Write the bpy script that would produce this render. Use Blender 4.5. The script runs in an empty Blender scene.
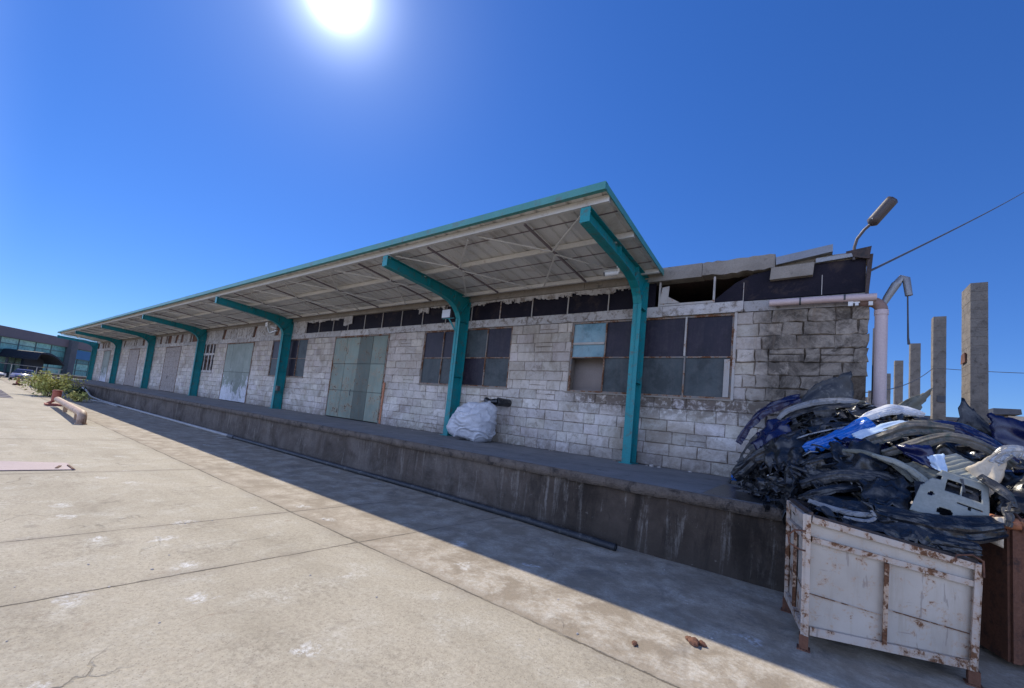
import bpy, math, random
from mathutils import Vector, Matrix, noise
random.seed(7)
R = math.radians
SC = bpy.context.scene
COL = SC.collection

# ------------------------------------------------------------------ camera
cam = bpy.data.objects.new('camera', bpy.data.cameras.new('camera'))
COL.objects.link(cam); SC.camera = cam
rt = Vector((0.8038389, 0.5861535, 0.1013267)); up = Vector((-0.0280231, -0.1328364, 0.9907417)); fw = Vector((-0.5941866, 0.7992363, 0.0903532))
m = Matrix((rt, up, -fw)).transposed().to_4x4(); m.translation = Vector((0, 0, 1.827))
cam.matrix_world = m
cam.data.sensor_fit = 'HORIZONTAL'; cam.data.sensor_width = 36
cam.data.lens = 36 * 410.54 / 1024
cam.data.shift_y = 34.86 / 1024
cam.data.clip_start = 0.05; cam.data.clip_end = 3000

# ------------------------------------------------------------------ light
SUN = Vector((-0.96, 0.303, 1.0)).normalized()
el = math.asin(SUN.z); az = math.atan2(SUN.x, SUN.y)
sl = bpy.data.lights.new('sun', 'SUN'); sl.energy = 4.2; sl.angle = R(0.5); sl.color = (1.0, 0.92, 0.78)
so = bpy.data.objects.new('sun', sl); COL.objects.link(so)
so.rotation_euler = SUN.to_track_quat('Z', 'Y').to_euler(); so.location = SUN * 50
w = bpy.data.worlds.new('World'); SC.world = w; w.use_nodes = True
nt = w.node_tree; N = nt.nodes; L = nt.links; N.clear()
sky = N.new('ShaderNodeTexSky'); sky.sky_type = 'NISHITA'; sky.sun_disc = False
sky.sun_elevation = el; sky.sun_rotation = az; sky.air_density = 1.0; sky.dust_density = 0.05; sky.ozone_density = 3.0; sky.altitude = 200
hs = N.new('ShaderNodeHueSaturation'); hs.inputs['Saturation'].default_value = 1.22; hs.inputs['Value'].default_value = 1.0
L.new(sky.outputs[0], hs.inputs['Color'])
bg = N.new('ShaderNodeBackground'); bg.inputs['Strength'].default_value = 0.15
tn = N.new('ShaderNodeMix'); tn.data_type = 'RGBA'; tn.blend_type = 'MULTIPLY'; tn.inputs[0].default_value = 1; tn.inputs[7].default_value = (.385, .565, .96, 1)
gm_ = N.new('ShaderNodeGamma'); gm_.inputs[1].default_value = .85; L.new(hs.outputs[0], gm_.inputs[0]); L.new(gm_.outputs[0], tn.inputs[6]); L.new(tn.outputs[2], bg.inputs['Color'])
# the sun itself with its aureole, a real direction in the sky
tc = N.new('ShaderNodeTexCoord'); dt = N.new('ShaderNodeVectorMath'); dt.operation = 'DOT_PRODUCT'
L.new(tc.outputs['Generated'], dt.inputs[0]); dt.inputs[1].default_value = Vector((-0.669, 0.296, 0.682)).normalized()
mx = N.new('ShaderNodeMath'); mx.operation = 'MAXIMUM'; L.new(dt.outputs['Value'], mx.inputs[0]); mx.inputs[1].default_value = 0
tot = None
for p, a in ((2600, 9.0), (420, .9), (70, 0.13), (16, .022)):
    q = N.new('ShaderNodeMath'); q.operation = 'POWER'; L.new(mx.outputs[0], q.inputs[0]); q.inputs[1].default_value = p
    q2 = N.new('ShaderNodeMath'); q2.operation = 'MULTIPLY'; L.new(q.outputs[0], q2.inputs[0]); q2.inputs[1].default_value = a
    if tot is None: tot = q2
    else:
        s = N.new('ShaderNodeMath'); L.new(tot.outputs[0], s.inputs[0]); L.new(q2.outputs[0], s.inputs[1]); tot = s
bg2 = N.new('ShaderNodeBackground'); bg2.inputs['Color'].default_value = (0.85, 0.93, 1, 1); L.new(tot.outputs[0], bg2.inputs['Strength'])
ad = N.new('ShaderNodeAddShader'); L.new(bg.outputs[0], ad.inputs[0]); L.new(bg2.outputs[0], ad.inputs[1])
# added bright cloud behind the camera, out of view, to lift the shaded wall
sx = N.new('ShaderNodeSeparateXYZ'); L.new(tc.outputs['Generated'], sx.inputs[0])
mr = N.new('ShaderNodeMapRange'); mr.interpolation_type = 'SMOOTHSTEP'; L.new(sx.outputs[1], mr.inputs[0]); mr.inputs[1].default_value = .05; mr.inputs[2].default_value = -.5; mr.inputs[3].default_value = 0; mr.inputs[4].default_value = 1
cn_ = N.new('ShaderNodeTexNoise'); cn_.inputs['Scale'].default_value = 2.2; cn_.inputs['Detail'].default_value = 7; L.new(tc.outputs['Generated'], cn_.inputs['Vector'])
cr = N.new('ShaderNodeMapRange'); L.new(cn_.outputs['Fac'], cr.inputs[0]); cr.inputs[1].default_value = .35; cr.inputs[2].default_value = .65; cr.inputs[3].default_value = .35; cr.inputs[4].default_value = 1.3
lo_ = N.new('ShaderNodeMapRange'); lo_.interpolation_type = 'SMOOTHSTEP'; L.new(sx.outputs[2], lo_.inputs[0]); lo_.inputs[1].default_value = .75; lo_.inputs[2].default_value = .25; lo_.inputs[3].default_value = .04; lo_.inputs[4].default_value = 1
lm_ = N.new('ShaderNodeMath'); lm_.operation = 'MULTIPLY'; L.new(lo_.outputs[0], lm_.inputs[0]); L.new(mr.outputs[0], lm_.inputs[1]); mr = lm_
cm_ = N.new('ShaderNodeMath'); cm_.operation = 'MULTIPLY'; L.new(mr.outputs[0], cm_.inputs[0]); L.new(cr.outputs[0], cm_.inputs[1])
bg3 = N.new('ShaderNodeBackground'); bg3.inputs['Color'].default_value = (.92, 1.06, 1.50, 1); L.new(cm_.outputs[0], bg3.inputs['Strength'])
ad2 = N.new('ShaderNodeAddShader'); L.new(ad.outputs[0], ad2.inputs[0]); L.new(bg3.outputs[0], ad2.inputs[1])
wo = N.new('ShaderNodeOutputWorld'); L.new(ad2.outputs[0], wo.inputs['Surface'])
vs = SC.view_settings; vs.view_transform = 'Standard'; vs.look = 'None'; vs.exposure = 0.3; vs.gamma = 1
SC.render.engine = 'CYCLES'

# ------------------------------------------------------------------ materials
def rgb(c): return (c[0], c[1], c[2], 1)
class NG:
    """small helper around a node tree"""
    def __init__(s, name):
        s.m = bpy.data.materials.new(name); s.m.use_nodes = True; s.t = s.m.node_tree
        s.b = s.t.nodes['Principled BSDF']; s.tc = s.n('ShaderNodeTexCoord')
        s.co = s.tc.outputs['Object']
    def n(s, k, **kw):
        x = s.t.nodes.new(k)
        for a, b in kw.items(): setattr(x, a, b)
        return x
    def l(s, a, b): s.t.links.new(a, b)
    def setin(s, sock, v):
        if isinstance(v, (int, float)): sock.default_value = v
        elif isinstance(v, tuple): sock.default_value = rgb(v) if len(sock.default_value) == 4 else v
        else: s.l(v, sock)
    def noise(s, scale, detail=5, rough=.6, dist=0, co=None, stretch=None):
        x = s.n('ShaderNodeTexNoise'); x.inputs['Scale'].default_value = scale; x.inputs['Detail'].default_value = detail
        x.inputs['Roughness'].default_value = rough; x.inputs['Distortion'].default_value = dist
        c = co or s.co
        if stretch:
            mp = s.n('ShaderNodeMapping'); mp.inputs['Scale'].default_value = stretch; s.l(c, mp.inputs[0]); c = mp.outputs[0]
        s.l(c, x.inputs['Vector']); return x.outputs['Fac']
    def voro(s, scale, feature='F1', co=None, rnd=1):
        x = s.n('ShaderNodeTexVoronoi'); x.feature = feature; x.inputs['Scale'].default_value = scale; x.inputs['Randomness'].default_value = rnd
        s.l(co or s.co, x.inputs['Vector']); return x.outputs[0]
    def ramp(s, f, a, b, lo=0., hi=1.):
        x = s.n('ShaderNodeMapRange'); x.clamp = True
        s.setin(x.inputs[0], f); x.inputs[1].default_value = a; x.inputs[2].default_value = b; x.inputs[3].default_value = lo; x.inputs[4].default_value = hi
        return x.outputs[0]
    def math(s, op, a, b=0.):
        x = s.n('ShaderNodeMath', operation=op); s.setin(x.inputs[0], a); s.setin(x.inputs[1], b); return x.outputs[0]
    def mix(s, f, a, b, mode='MIX'):
        x = s.n('ShaderNodeMix', data_type='RGBA', blend_type=mode)
        s.setin(x.inputs[0], f); s.setin(x.inputs[6], a); s.setin(x.inputs[7], b); return x.outputs[2]
    def attr(s, name='tint'):
        x = s.n('ShaderNodeAttribute'); x.attribute_name = name; return x.outputs['Color']
    def xyz(s):
        x = s.n('ShaderNodeSeparateXYZ'); s.l(s.co, x.inputs[0]); return x.outputs
    def bump(s, h, strength=.4, dist=.02):
        x = s.n('ShaderNodeBump'); x.inputs['Strength'].default_value = strength; x.inputs['Distance'].default_value = dist
        s.l(h, x.inputs['Height']); s.l(x.outputs[0], s.b.inputs['Normal'])
    def done(s, col, rough=.8, metal=0., spec=.5):
        s.setin(s.b.inputs['Base Color'], col); s.setin(s.b.inputs['Roughness'], rough); s.setin(s.b.inputs['Metallic'], metal)
        s.b.inputs['Specular IOR Level'].default_value = spec
        return s.m

def worn(name, c1, c2, scale=3, rough=.7, bumps=.2, dirt=None, dirt_amt=(.55, .7), metal=0., tint=False, spec=.5, fine=40, stretch=None, bd=.01):
    g = NG(name); a = g.noise(scale, 6, .65, stretch=stretch); b = g.noise(fine, 4, .6)
    c = g.mix(g.ramp(a, .32, .68), c1, c2)
    c = g.mix(g.ramp(b, .3, .7, 0, .35), c, tuple(x*.6 for x in c1))
    if dirt:
        d = g.noise(scale*2.3, 8, .72, .4); c = g.mix(g.ramp(d, dirt_amt[0], dirt_amt[1]), c, dirt)
    if tint: c = g.mix(1., c, g.attr(), 'MULTIPLY')
    if bumps: g.bump(g.math('ADD', a, b), bumps, bd)
    return g.done(c, g.ramp(b, .2, .8, max(rough-.12, .05), min(rough+.12, 1)), metal, spec)

def mat_ground():
    g = NG('concrete_yard'); X, Y, Z = g.xyz()
    n1 = g.noise(.35, 6, .6); n2 = g.noise(2.2, 8, .7, .3); n3 = g.noise(28, 6, .75); n4 = g.noise(.9, 5, .55, stretch=(.35, 1.6, 1)); n5 = g.noise(90, 3, .7)
    c = g.mix(g.ramp(n1, .3, .7), (.425, .375, .285), (.50, .445, .345))
    c = g.mix(g.ramp(n4, .46, .66, 0, .4), c, (.31, .27, .20))
    c = g.mix(g.ramp(n2, .48, .66, 0, .55), c, (.56, .52, .43))
    c = g.mix(g.ramp(g.noise(11, 7, .8, .5), .55, .68, 0, .4), c, (.22, .19, .145))
    c = g.mix(g.ramp(g.voro(34), .22, .12, 0, .6), c, (.17, .145, .115))
    c = g.mix(g.ramp(g.noise(16, 7, .9), .53, .66, 0, .5), c, (.19, .16, .125))
    c = g.mix(g.ramp(g.noise(.55, 7, .7, .6, stretch=(.3, 2.2, 1)), .54, .66, 0, .3), c, (.32, .28, .21))
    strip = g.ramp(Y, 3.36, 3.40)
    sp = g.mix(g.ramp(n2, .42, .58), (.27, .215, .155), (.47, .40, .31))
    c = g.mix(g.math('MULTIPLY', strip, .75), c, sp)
    # pale scraped and lime-spattered patches
    f = g.math('MULTIPLY', g.ramp(n2, .56, .66), g.ramp(g.noise(14, 6, .8), .5, .62))
    c = g.mix(g.math('MULTIPLY', f, .6), c, (.62, .60, .54))
    wv_ = g.n('ShaderNodeVectorMath', operation='ADD'); g.l(g.co, wv_.inputs[0]); nv_ = g.n('ShaderNodeTexNoise'); nv_.inputs['Scale'].default_value = 7; nv_.inputs['Detail'].default_value = 6; g.l(g.co, nv_.inputs['Vector'])
    sc_ = g.n('ShaderNodeVectorMath', operation='SCALE'); g.l(nv_.outputs['Color'], sc_.inputs[0]); sc_.inputs['Scale'].default_value = .35; g.l(sc_.outputs[0], wv_.inputs[1])
    vs_ = g.math('MULTIPLY', g.ramp(g.voro(1.15, co=wv_.outputs[0]), .16, .07), g.ramp(g.noise(13, 6, .85), .46, .56))
    c = g.mix(g.math('MULTIPLY', g.math('MULTIPLY', g.ramp(g.voro(.9, co=wv_.outputs[0], rnd=.9), .42, .12), g.ramp(g.noise(8, 8, .9), .48, .58)), .65), c, (.24, .205, .155))
    c = g.mix(vs_, c, (.72, .71, .68))
    c = g.mix(g.ramp(g.voro(19), .085, .04, 0, .55), c, (.62, .6, .55))
    pt_ = g.math('MULTIPLY', g.math('MULTIPLY', g.ramp(Y, 3.35, 3.5), g.ramp(Y, 4.6, 4.0)), g.math('MULTIPLY', g.ramp(X, -5.5, -3), g.ramp(n2, .4, .55)))
    c = g.mix(g.math('MULTIPLY', pt_, g.ramp(g.noise(9, 7, .8), .45, .62, 0, .75)), c, (.60, .57, .50))
    # dark oil and rust stains
    c = g.mix(g.ramp(g.noise(.8, 4, .6, 1.2), .64, .78, 0, .5), c, (.13, .105, .085))
    c = g.mix(g.math('MULTIPLY', g.ramp(g.noise(3.2, 8, .75, .8), .62, .7), .45), c, (.22, .14, .09))
    c = g.mix(g.ramp(n3, .34, .58, .42, 0), c, (.18, .155, .115))
    c = g.mix(g.ramp(n5, .56, .72, 0, .55), c, (.13, .115, .09))
    c = g.mix(g.ramp(g.noise(55, 4, .8), .60, .72, 0, .5), c, (.58, .54, .47))
    # joints
    wob = g.math('MULTIPLY', g.math('SUBTRACT', g.noise(1.3, 6, .7), .5), .07)
    wob2 = g.math('MULTIPLY', g.math('SUBTRACT', g.noise(9, 5, .8), .5), .05)
    wb = g.math('ADD', wob, wob2)
    yl = g.math('ABSOLUTE', g.math('SUBTRACT', g.math('ADD', Y, wb), 3.38))
    dmin = yl
    xs = g.math('ADD', g.math('SUBTRACT', X, g.math('MULTIPLY', Y, .07)), wb)
    left = None
    for k in (2.4, -4.95, -6.75, -10.95, -16.2, -21.8, -27.5, -33.3, -39, -45, -52, -60, -70):
        d = g.math('ABSOLUTE', g.math('SUBTRACT', xs, k)); left = d if left is None else g.math('MINIMUM', left, d)
    dmin = g.math('MINIMUM', dmin, left)
    for k in (-2.2, -7.8): dmin = g.math('MINIMUM', dmin, g.math('ABSOLUTE', g.math('SUBTRACT', g.math('ADD', Y, wb), k)))
    wd = g.ramp(g.noise(2.5, 5, .7), .3, .7, .004, .018)
    jm = g.ramp(g.math('DIVIDE', dmin, wd), 1.3, .5)
    jm = g.math('MULTIPLY', jm, g.ramp(g.noise(1.7, 3), .36, .5, .35, 1))
    halo = g.math('MULTIPLY', g.ramp(dmin, .22, .0), g.ramp(n2, .4, .6, 0, .5))
    c = g.mix(halo, c, (.22, .18, .135))
    # fine shrinkage cracks
    co = g.n('ShaderNodeVectorMath', operation='ADD'); g.l(g.co, co.inputs[0])
    nc = g.n('ShaderNodeTexNoise'); nc.inputs['Scale'].default_value = 1.6; nc.inputs['Detail'].default_value = 7; g.l(g.co, nc.inputs['Vector'])
    g.l(nc.outputs['Color'], co.inputs[1])
    ve = g.voro(.42, 'DISTANCE_TO_EDGE', co.outputs[0])
    ck = g.math('MULTIPLY', g.ramp(ve, .006, .002), g.ramp(g.noise(.6, 3), .54, .64))
    jm2 = g.math('MAXIMUM', jm, g.math('MULTIPLY', ck, .5))
    c = g.mix(g.math('MULTIPLY', jm2, .85), c, (.13, .11, .08))
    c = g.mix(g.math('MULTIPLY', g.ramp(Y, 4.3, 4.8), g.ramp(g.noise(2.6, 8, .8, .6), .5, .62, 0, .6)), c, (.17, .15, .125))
    h = g.math('SUBTRACT', g.math('ADD', g.math('MULTIPLY', n3, .5), g.math('ADD', n2, g.math('MULTIPLY', n5, .25))), g.math('MULTIPLY', jm2, 1.5))
    g.bump(h, .8, .014)
    return g.done(c, g.ramp(n3, .3, .7, .75, .95), 0, .25)

def mat_dockface():
    g = NG('dock_face_concrete'); g.co = g.n('ShaderNodeNewGeometry').outputs['Position']; X, Y, Z = g.xyz()
    a = g.noise(1.2, 7, .7); st = g.math('ADD', g.math('MULTIPLY', g.noise(2.4, 6, .7, .5, stretch=(2.2, 1, .2)), .75), g.math('MULTIPLY', g.noise(5, 7, .8, .8), .25)); f = g.noise(24, 6, .75)
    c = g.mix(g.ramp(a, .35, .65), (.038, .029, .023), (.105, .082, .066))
    c = g.mix(g.ramp(st, .54, .61, 0, .72), c, (.26, .235, .205))
    c = g.mix(g.ramp(g.noise(1.6, 8, .75, .5, stretch=(1.5, 1, .35)), .49, .6, 0, .85), c, (.022, .018, .016))
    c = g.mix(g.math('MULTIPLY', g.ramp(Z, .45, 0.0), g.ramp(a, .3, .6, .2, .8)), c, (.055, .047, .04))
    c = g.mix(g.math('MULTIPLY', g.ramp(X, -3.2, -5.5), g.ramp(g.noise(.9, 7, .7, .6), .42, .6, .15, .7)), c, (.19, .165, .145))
    c = g.mix(g.ramp(f, .3, .7, .4, 0), c, (.05, .04, .03))
    c = g.mix(g.ramp(g.noise(6, 7, .8, .5), .64, .7, 0, .6), c, (.4, .37, .33))
    g.bump(g.math('ADD', g.math('MULTIPLY', f, .6), a), .8, .03)
    return g.done(c, .92, 0, .2)

def mat_blocks():
    g = NG('limewashed_block'); g.co = g.n('ShaderNodeNewGeometry').outputs['Position']; X, Y, Z = g.xyz()
    a = g.noise(.8, 6, .65); b = g.noise(6, 7, .75, .3); f = g.noise(45, 5, .75)
    white = g.mix(g.ramp(a, .35, .65), (.52, .475, .42), (.69, .655, .62))
    white = g.mix(g.math('MULTIPLY', g.ramp(Z, 2.4, 3.2), .55), white, (.47, .40, .33))
    c = g.mix(g.ramp(b, .47, .66, 0, .75), white, (.40, .35, .29))
    c = g.mix(g.ramp(g.noise(3.5, 8, .8, .6), .55, .64, 0, .7), c, (.22, .185, .15))
    c = g.mix(g.ramp(g.noise(.6, 8, .75, .9), .48, .62, 0, .7), c, (.30, .25, .20))
    c = g.mix(g.ramp(f, .55, .75, 0, .5), c, (.18, .155, .13))
    # bare, damp-stained end of the wall
    bare = g.ramp(g.math('ADD', X, g.math('MULTIPLY', g.math('SUBTRACT', a, .5), 1.6)), -1.15, -.75)
    bare = g.math('MULTIPLY', bare, g.ramp(g.math('ADD', Z, g.math('MULTIPLY', g.math('SUBTRACT', b, .5), 2.)), 2.0, 2.7))
    bc = g.mix(g.ramp(g.noise(1.7, 8, .75, 1.2), .42, .58), (.055, .045, .036), (.34, .29, .235))
    bc = g.mix(g.ramp(g.noise(7, 7, .8, .8), .5, .62, 0, .7), bc, (.10, .08, .065))
    bc = g.mix(g.ramp(b, .52, .7, 0, .7), bc, (.46, .41, .35))
    c = g.mix(g.math('MULTIPLY', g.math('MULTIPLY', g.ramp(X, -5.6, -4.8), g.math('MULTIPLY', g.ramp(Z, 2.75, 2.6), g.ramp(Z, 2.05, 2.45))), g.ramp(b, .38, .5)), c, (.17, .14, .115))
    c = g.mix(g.math('MULTIPLY', bare, .9), c, bc)
    # soot low down and rusty streaks from the top
    c = g.mix(g.math('MULTIPLY', g.ramp(Z, 1.5, 1.02), g.ramp(b, .3, .6, .2, .8)), c, (.16, .14, .125))
    st = g.noise(2.2, 6, .7, stretch=(2.6, 1, .18))
    c = g.mix(g.math('MULTIPLY', g.ramp(st, .56, .68, 0, .8), g.ramp(Z, 2.6, 4.6)), c, (.25, .19, .14))
    c = g.mix(1., c, g.attr(), 'MULTIPLY')
    g.bump(g.math('ADD', b, g.math('MULTIPLY', f, .7)), .65, .02)
    return g.done(c, .92, 0, .2)

def mat_rusty(name, paint, amt=.56, rust=(.19, .075, .03), rough=.5, speck=True, bumps=.25):
    g = NG(name); a = g.noise(2.2, 8, .75, .4); b = g.noise(11, 7, .8, .3); f = g.noise(60, 4, .7)
    r = g.mix(g.ramp(f, .3, .7), rust, tuple(x*.35 for x in rust))
    pc = g.mix(g.ramp(g.noise(1.3), .35, .65), paint, tuple(x*.78 for x in paint))
    pc = g.mix(g.ramp(g.noise(2., 6, .7, stretch=(3, 3, .3)), .5, .7, 0, .5), pc, tuple(x*q for x, q in zip(paint, (.62, .52, .42))))
    k = g.math('MAXIMUM', g.ramp(g.math('ADD', g.math('MULTIPLY', a, .5), g.math('MULTIPLY', b, .5)), amt, amt+.03), g.math('MULTIPLY', g.ramp(b, amt+.1, amt+.12), 1.0 if speck else 0.))
    halo = g.ramp(g.math('ADD', g.math('MULTIPLY', a, .5), g.math('MULTIPLY', b, .5)), amt-.05, amt+.02, 0, .55)
    c = g.mix(halo, pc, (.42, .24, .12)); c = g.mix(k, c, r)
    sc = g.noise(3, 3, .6, stretch=(6, 6, .9)); sc2 = g.noise(4, 4, .7, stretch=(.8, .8, 7))
    c = g.mix(g.math('MULTIPLY', g.math('MAXIMUM', g.ramp(sc, .66, .68), g.ramp(sc2, .68, .70)), .5), c, (.2, .16, .14)); c = g.mix(1., c, g.attr(), 'MULTIPLY')
    g.bump(g.math('ADD', k, g.math('MULTIPLY', b, .5)), bumps, .006)
    return g.done(c, g.ramp(k, 0, 1, rough, .9), 0, .4)

M = {}
M['ground'] = mat_ground(); M['dockface'] = mat_dockface(); M['blocks'] = mat_blocks()
M['deck'] = worn('dock_top_concrete', (.16, .155, .15), (.26, .25, .24), 1.4, .9, .5, (.10, .09, .08), (.55, .7))
M['deckedge'] = worn('dock_edge_concrete', (.085, .066, .052), (.19, .155, .125), 3, .92, .9, (.035, .028, .024), (.52, .64), bd=.03)
M['concrete'] = worn('weathered_concrete', (.22, .19, .155), (.33, .29, .24), 1.8, .9, .6, (.10, .085, .07), (.56, .7), bd=.02)
M['pillar'] = worn('precast_concrete', (.15, .13, .108), (.25, .215, .175), 2.2, .9, .9, (.08, .068, .055), (.52, .66), bd=.02)
M['teal'] = worn('teal_paint', (.0, .20, .22), (.004, .25, .265), 2.2, .5, .15, (.07, .11, .10), (.53, .66))
M['fascia'] = worn('sunlit_teal_sheet', (.045, .225, .205), (.075, .28, .25), 1.5, .5, .1, (.10, .15, .13), (.54, .7))  # lighter than the frame teal: glancing sun put into the colour
M['roofunder'] = worn('grey_white_sheet', (.60, .59, .565), (.74, .73, .70), .5, .6, .1, (.32, .27, .22), (.55, .8), tint=True, stretch=(1, .4, 1))
M['purlin'] = worn('primer_grey_steel', (.58, .56, .53), (.68, .66, .62), 1.5, .6, .1, (.3, .22, .16), (.6, .75))
M['plaster'] = worn('flaking_plaster', (.42, .38, .34), (.58, .55, .52), 3, .92, .6, (.20, .165, .135), (.5, .62), tint=True)
M['tar'] = worn('dark_bitumen_panel', (.008, .007, .013), (.02, .016, .024), 1.2, .6, .1, (.05, .035, .03), (.54, .72), spec=.12)
M['lit_inner_wall'] = worn('brown_grey_lit_plaster', (.25, .21, .19), (.34, .29, .26), 1, .95, .2)
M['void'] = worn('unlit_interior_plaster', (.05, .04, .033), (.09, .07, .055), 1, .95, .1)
M['frame'] = mat_rusty('window_frame_paint', (.20, .185, .17), .5, rough=.7)
M['framelight'] = mat_rusty('pale_frame_paint', (.45, .42, .38), .56, rough=.7)
def glass(name, c1, c2, rough=.22, dust=.5):
    g = NG(name); a = g.noise(1.3, 7, .75, .9); b = g.math('ADD', g.math('MULTIPLY', g.noise(7, 7, .8, .5), .5), g.math('MULTIPLY', g.noise(3, 6, .7, stretch=(3, 3, .3)), .5))
    c = g.mix(g.ramp(a, .35, .65), c1, c2); c = g.mix(g.ramp(b, .47, .66, 0, dust), c, (.19, .17, .16)); c = g.mix(g.ramp(g.noise(2.2, 6, .7), .5, .62, 0, .5), c, tuple(x*.45 for x in c1))
    return g.done(c, g.ramp(b, .3, .7, rough, rough+.25), 0, .3)
M['gl_dark'] = glass('dirty_dark_glass', (.010, .008, .018), (.024, .016, .027), .35, .15)
M['gl_grey'] = glass('dusty_grey_glass', (.04, .052, .055), (.068, .082, .085), .45, .25)
M['gl_teal'] = glass('teal_reflection_glass', (.10, .22, .26), (.22, .34, .37), .3, .4)  # pale teal reflection painted into the pane colour
M['door'] = mat_rusty('grey_green_door_paint', (.205, .25, .205), .56, rust=(.09, .06, .045), rough=.6)
def mat_splash():
    g = NG('whitewash_splashed_door'); g.co = g.n('ShaderNodeNewGeometry').outputs['Position']; X, Y, Z = g.xyz(); a = g.noise(1.6, 7, .75, .6); b = g.noise(9, 6, .75)
    c = g.mix(g.ramp(a, .35, .65), (.21, .24, .21), (.28, .31, .28)); k = g.ramp(g.math('ADD', g.math('MULTIPLY', Z, -.16), a), .16, .24)
    c = g.mix(g.math('MULTIPLY', k, g.ramp(b, .35, .55, .35, .95)), c, (.62, .62, .68)); c = g.mix(g.ramp(b, .6, .7, 0, .8), c, (.10, .08, .07)); c = g.mix(1., c, g.attr(), 'MULTIPLY')
    return g.done(c, .8, 0, .3)
M['doorwhite'] = mat_splash()
M['grille'] = mat_rusty('dark_barred_door', (.16, .125, .115), .52, rough=.8)
M['brick'] = worn('infill_brick', (.30, .25, .215), (.42, .37, .33), 4, .9, .6, (.15, .12, .1), (.5, .65))
M['pink'] = worn('pale_pink_pvc', (.50, .38, .36), (.57, .45, .425), 1.4, .4, .06, (.3, .22, .19), (.6, .8))
M['rustcap'] = worn('brown_elbow', (.22, .13, .10), (.30, .19, .15), 3, .6, .2)
M['flash'] = worn('galvanised_flashing', (.22, .225, .23), (.30, .30, .30), 1.5, .45, .1, (.12, .1, .09), (.6, .75), metal=.4)
M['bin'] = mat_rusty('white_bin_paint', (.47, .42, .355), .56, rust=(.22, .10, .045), rough=.5)
M['binrail'] = mat_rusty('worn_white_rail', (.48, .42, .36), .52, rust=(.2, .09, .04), rough=.6)
M['binrust'] = mat_rusty('rusted_bin_rail', (.45, .36, .28), .46, rust=(.17, .075, .035), rough=.7)
M['bindark'] = worn('sooty_steel', (.035, .025, .022), (.08, .045, .032), 3, .7, .4, (.015, .012, .012), (.5, .65))
M['rust'] = worn('red_brown_rust', (.11, .045, .025), (.20, .085, .045), 4, .85, .5, (.05, .025, .018), (.5, .65), stretch=(1, 1, .3))
M['rustlip'] = worn('orange_painted_rim', (.42, .15, .065), (.52, .22, .11), 5, .6, .3, (.2, .08, .04), (.52, .66))
M['black'] = worn('black_plastic', (.006, .007, .010), (.016, .018, .022), 4, .32, .2, (.085, .08, .072), (.54, .68))
M['dgrey'] = worn('charcoal_plastic', (.02, .021, .024), (.042, .043, .045), 4, .45, .2, (.13, .12, .105), (.52, .66))
M['navy'] = worn('navy_car_paint', (.003, .006, .040), (.006, .011, .065), 1, .25, .05, (.05, .05, .055), (.56, .7))
M['blue'] = worn('bright_blue_paint', (.004, .10, .42), (.008, .14, .50), 1, .28, .05, (.35, .5, .62), (.64, .7))
M['paleblue'] = worn('pale_blue_paint', (.40, .55, .72), (.55, .64, .74), 2, .35, .06, (.1, .15, .3), (.62, .72))
M['silver'] = worn('silver_car_paint', (.26, .27, .285), (.38, .39, .40), 3, .3, .1, (.06, .057, .052), (.5, .64), metal=.35)
M['greybump'] = worn('dusty_grey_bumper', (.07, .062, .052), (.17, .155, .13), 6, .55, .3, (.03, .05, .045), (.5, .64))
M['greypale'] = worn('dull_pale_grey_plastic', (.17, .175, .185), (.27, .275, .28), 3, .45, .1, (.08, .075, .07), (.54, .66))
M['white'] = worn('white_car_plastic', (.52, .52, .53), (.66, .66, .66), 3, .35, .06, (.35, .33, .3), (.6, .75))
M['beige'] = worn('cream_trim_board', (.50, .41, .29), (.60, .51, .38), 3, .75, .15, (.28, .2, .13), (.56, .7))
M['foam'] = worn('cream_grey_moulding', (.23, .24, .205), (.34, .34, .29), 4, .6, .12, (.2, .2, .18), (.58, .7))
M['olive'] = worn('grey_olive_felt', (.13, .13, .10), (.2, .195, .16), 5, .85, .2, (.06, .06, .05), (.52, .66))
M['teald'] = worn('teal_plastic', (.02, .30, .24), (.03, .4, .32), 3, .4)
M['bag'] = worn('white_woven_plastic', (.50, .51, .545), (.66, .665, .69), 4, .6, .3, (.33, .325, .34), (.54, .68), fine=120)
M['camera'] = worn('white_casing', (.62, .61, .58), (.7, .69, .66), 3, .4)
M['lamphead'] = worn('grey_lamp_housing', (.05, .038, .036), (.09, .07, .062), 4, .5, .1)
M['lampglass'] = worn('floodlight_glass', (.62, .63, .68), (.68, .69, .72), 3, .15)
M['cable'] = worn('black_cable', (.05, .05, .055), (.08, .08, .085), 3, .6)
M['pipe_dark'] = worn('dark_hose', (.012, .014, .018), (.03, .033, .038), 2, .6, .1, (.12, .12, .11), (.56, .7))
M['pipe_pale'] = worn('pale_hose', (.26, .25, .235), (.36, .35, .33), 2, .55, .1)
M['gaspipe'] = worn('cream_gas_pipe', (.46, .30, .19), (.56, .39, .26), 1.5, .6, .2, (.2, .1, .05), (.52, .66))
M['redpaint'] = worn('faded_red_paint', (.33, .08, .05), (.42, .13, .08), 4, .7, .2)
M['plate'] = worn('pinkish_steel_plate', (.30, .21, .215), (.37, .27, .27), 1.5, .6, .2, (.16, .09, .08), (.58, .7))
M['darkground'] = worn('pit_lining', (.03, .025, .05), (.05, .045, .07), 3, .9)
M['leaf'] = worn('yellow_green_leaf', (.42, .42, .10), (.56, .52, .17), 2, .7, 0, tint=True)
M['leafdark'] = worn('dark_green_leaf', (.03, .06, .018), (.06, .09, .028), 2, .7, 0, tint=True)
M['stem'] = worn('bush_stem', (.12, .085, .05), (.18, .13, .08), 4, .9)
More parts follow.
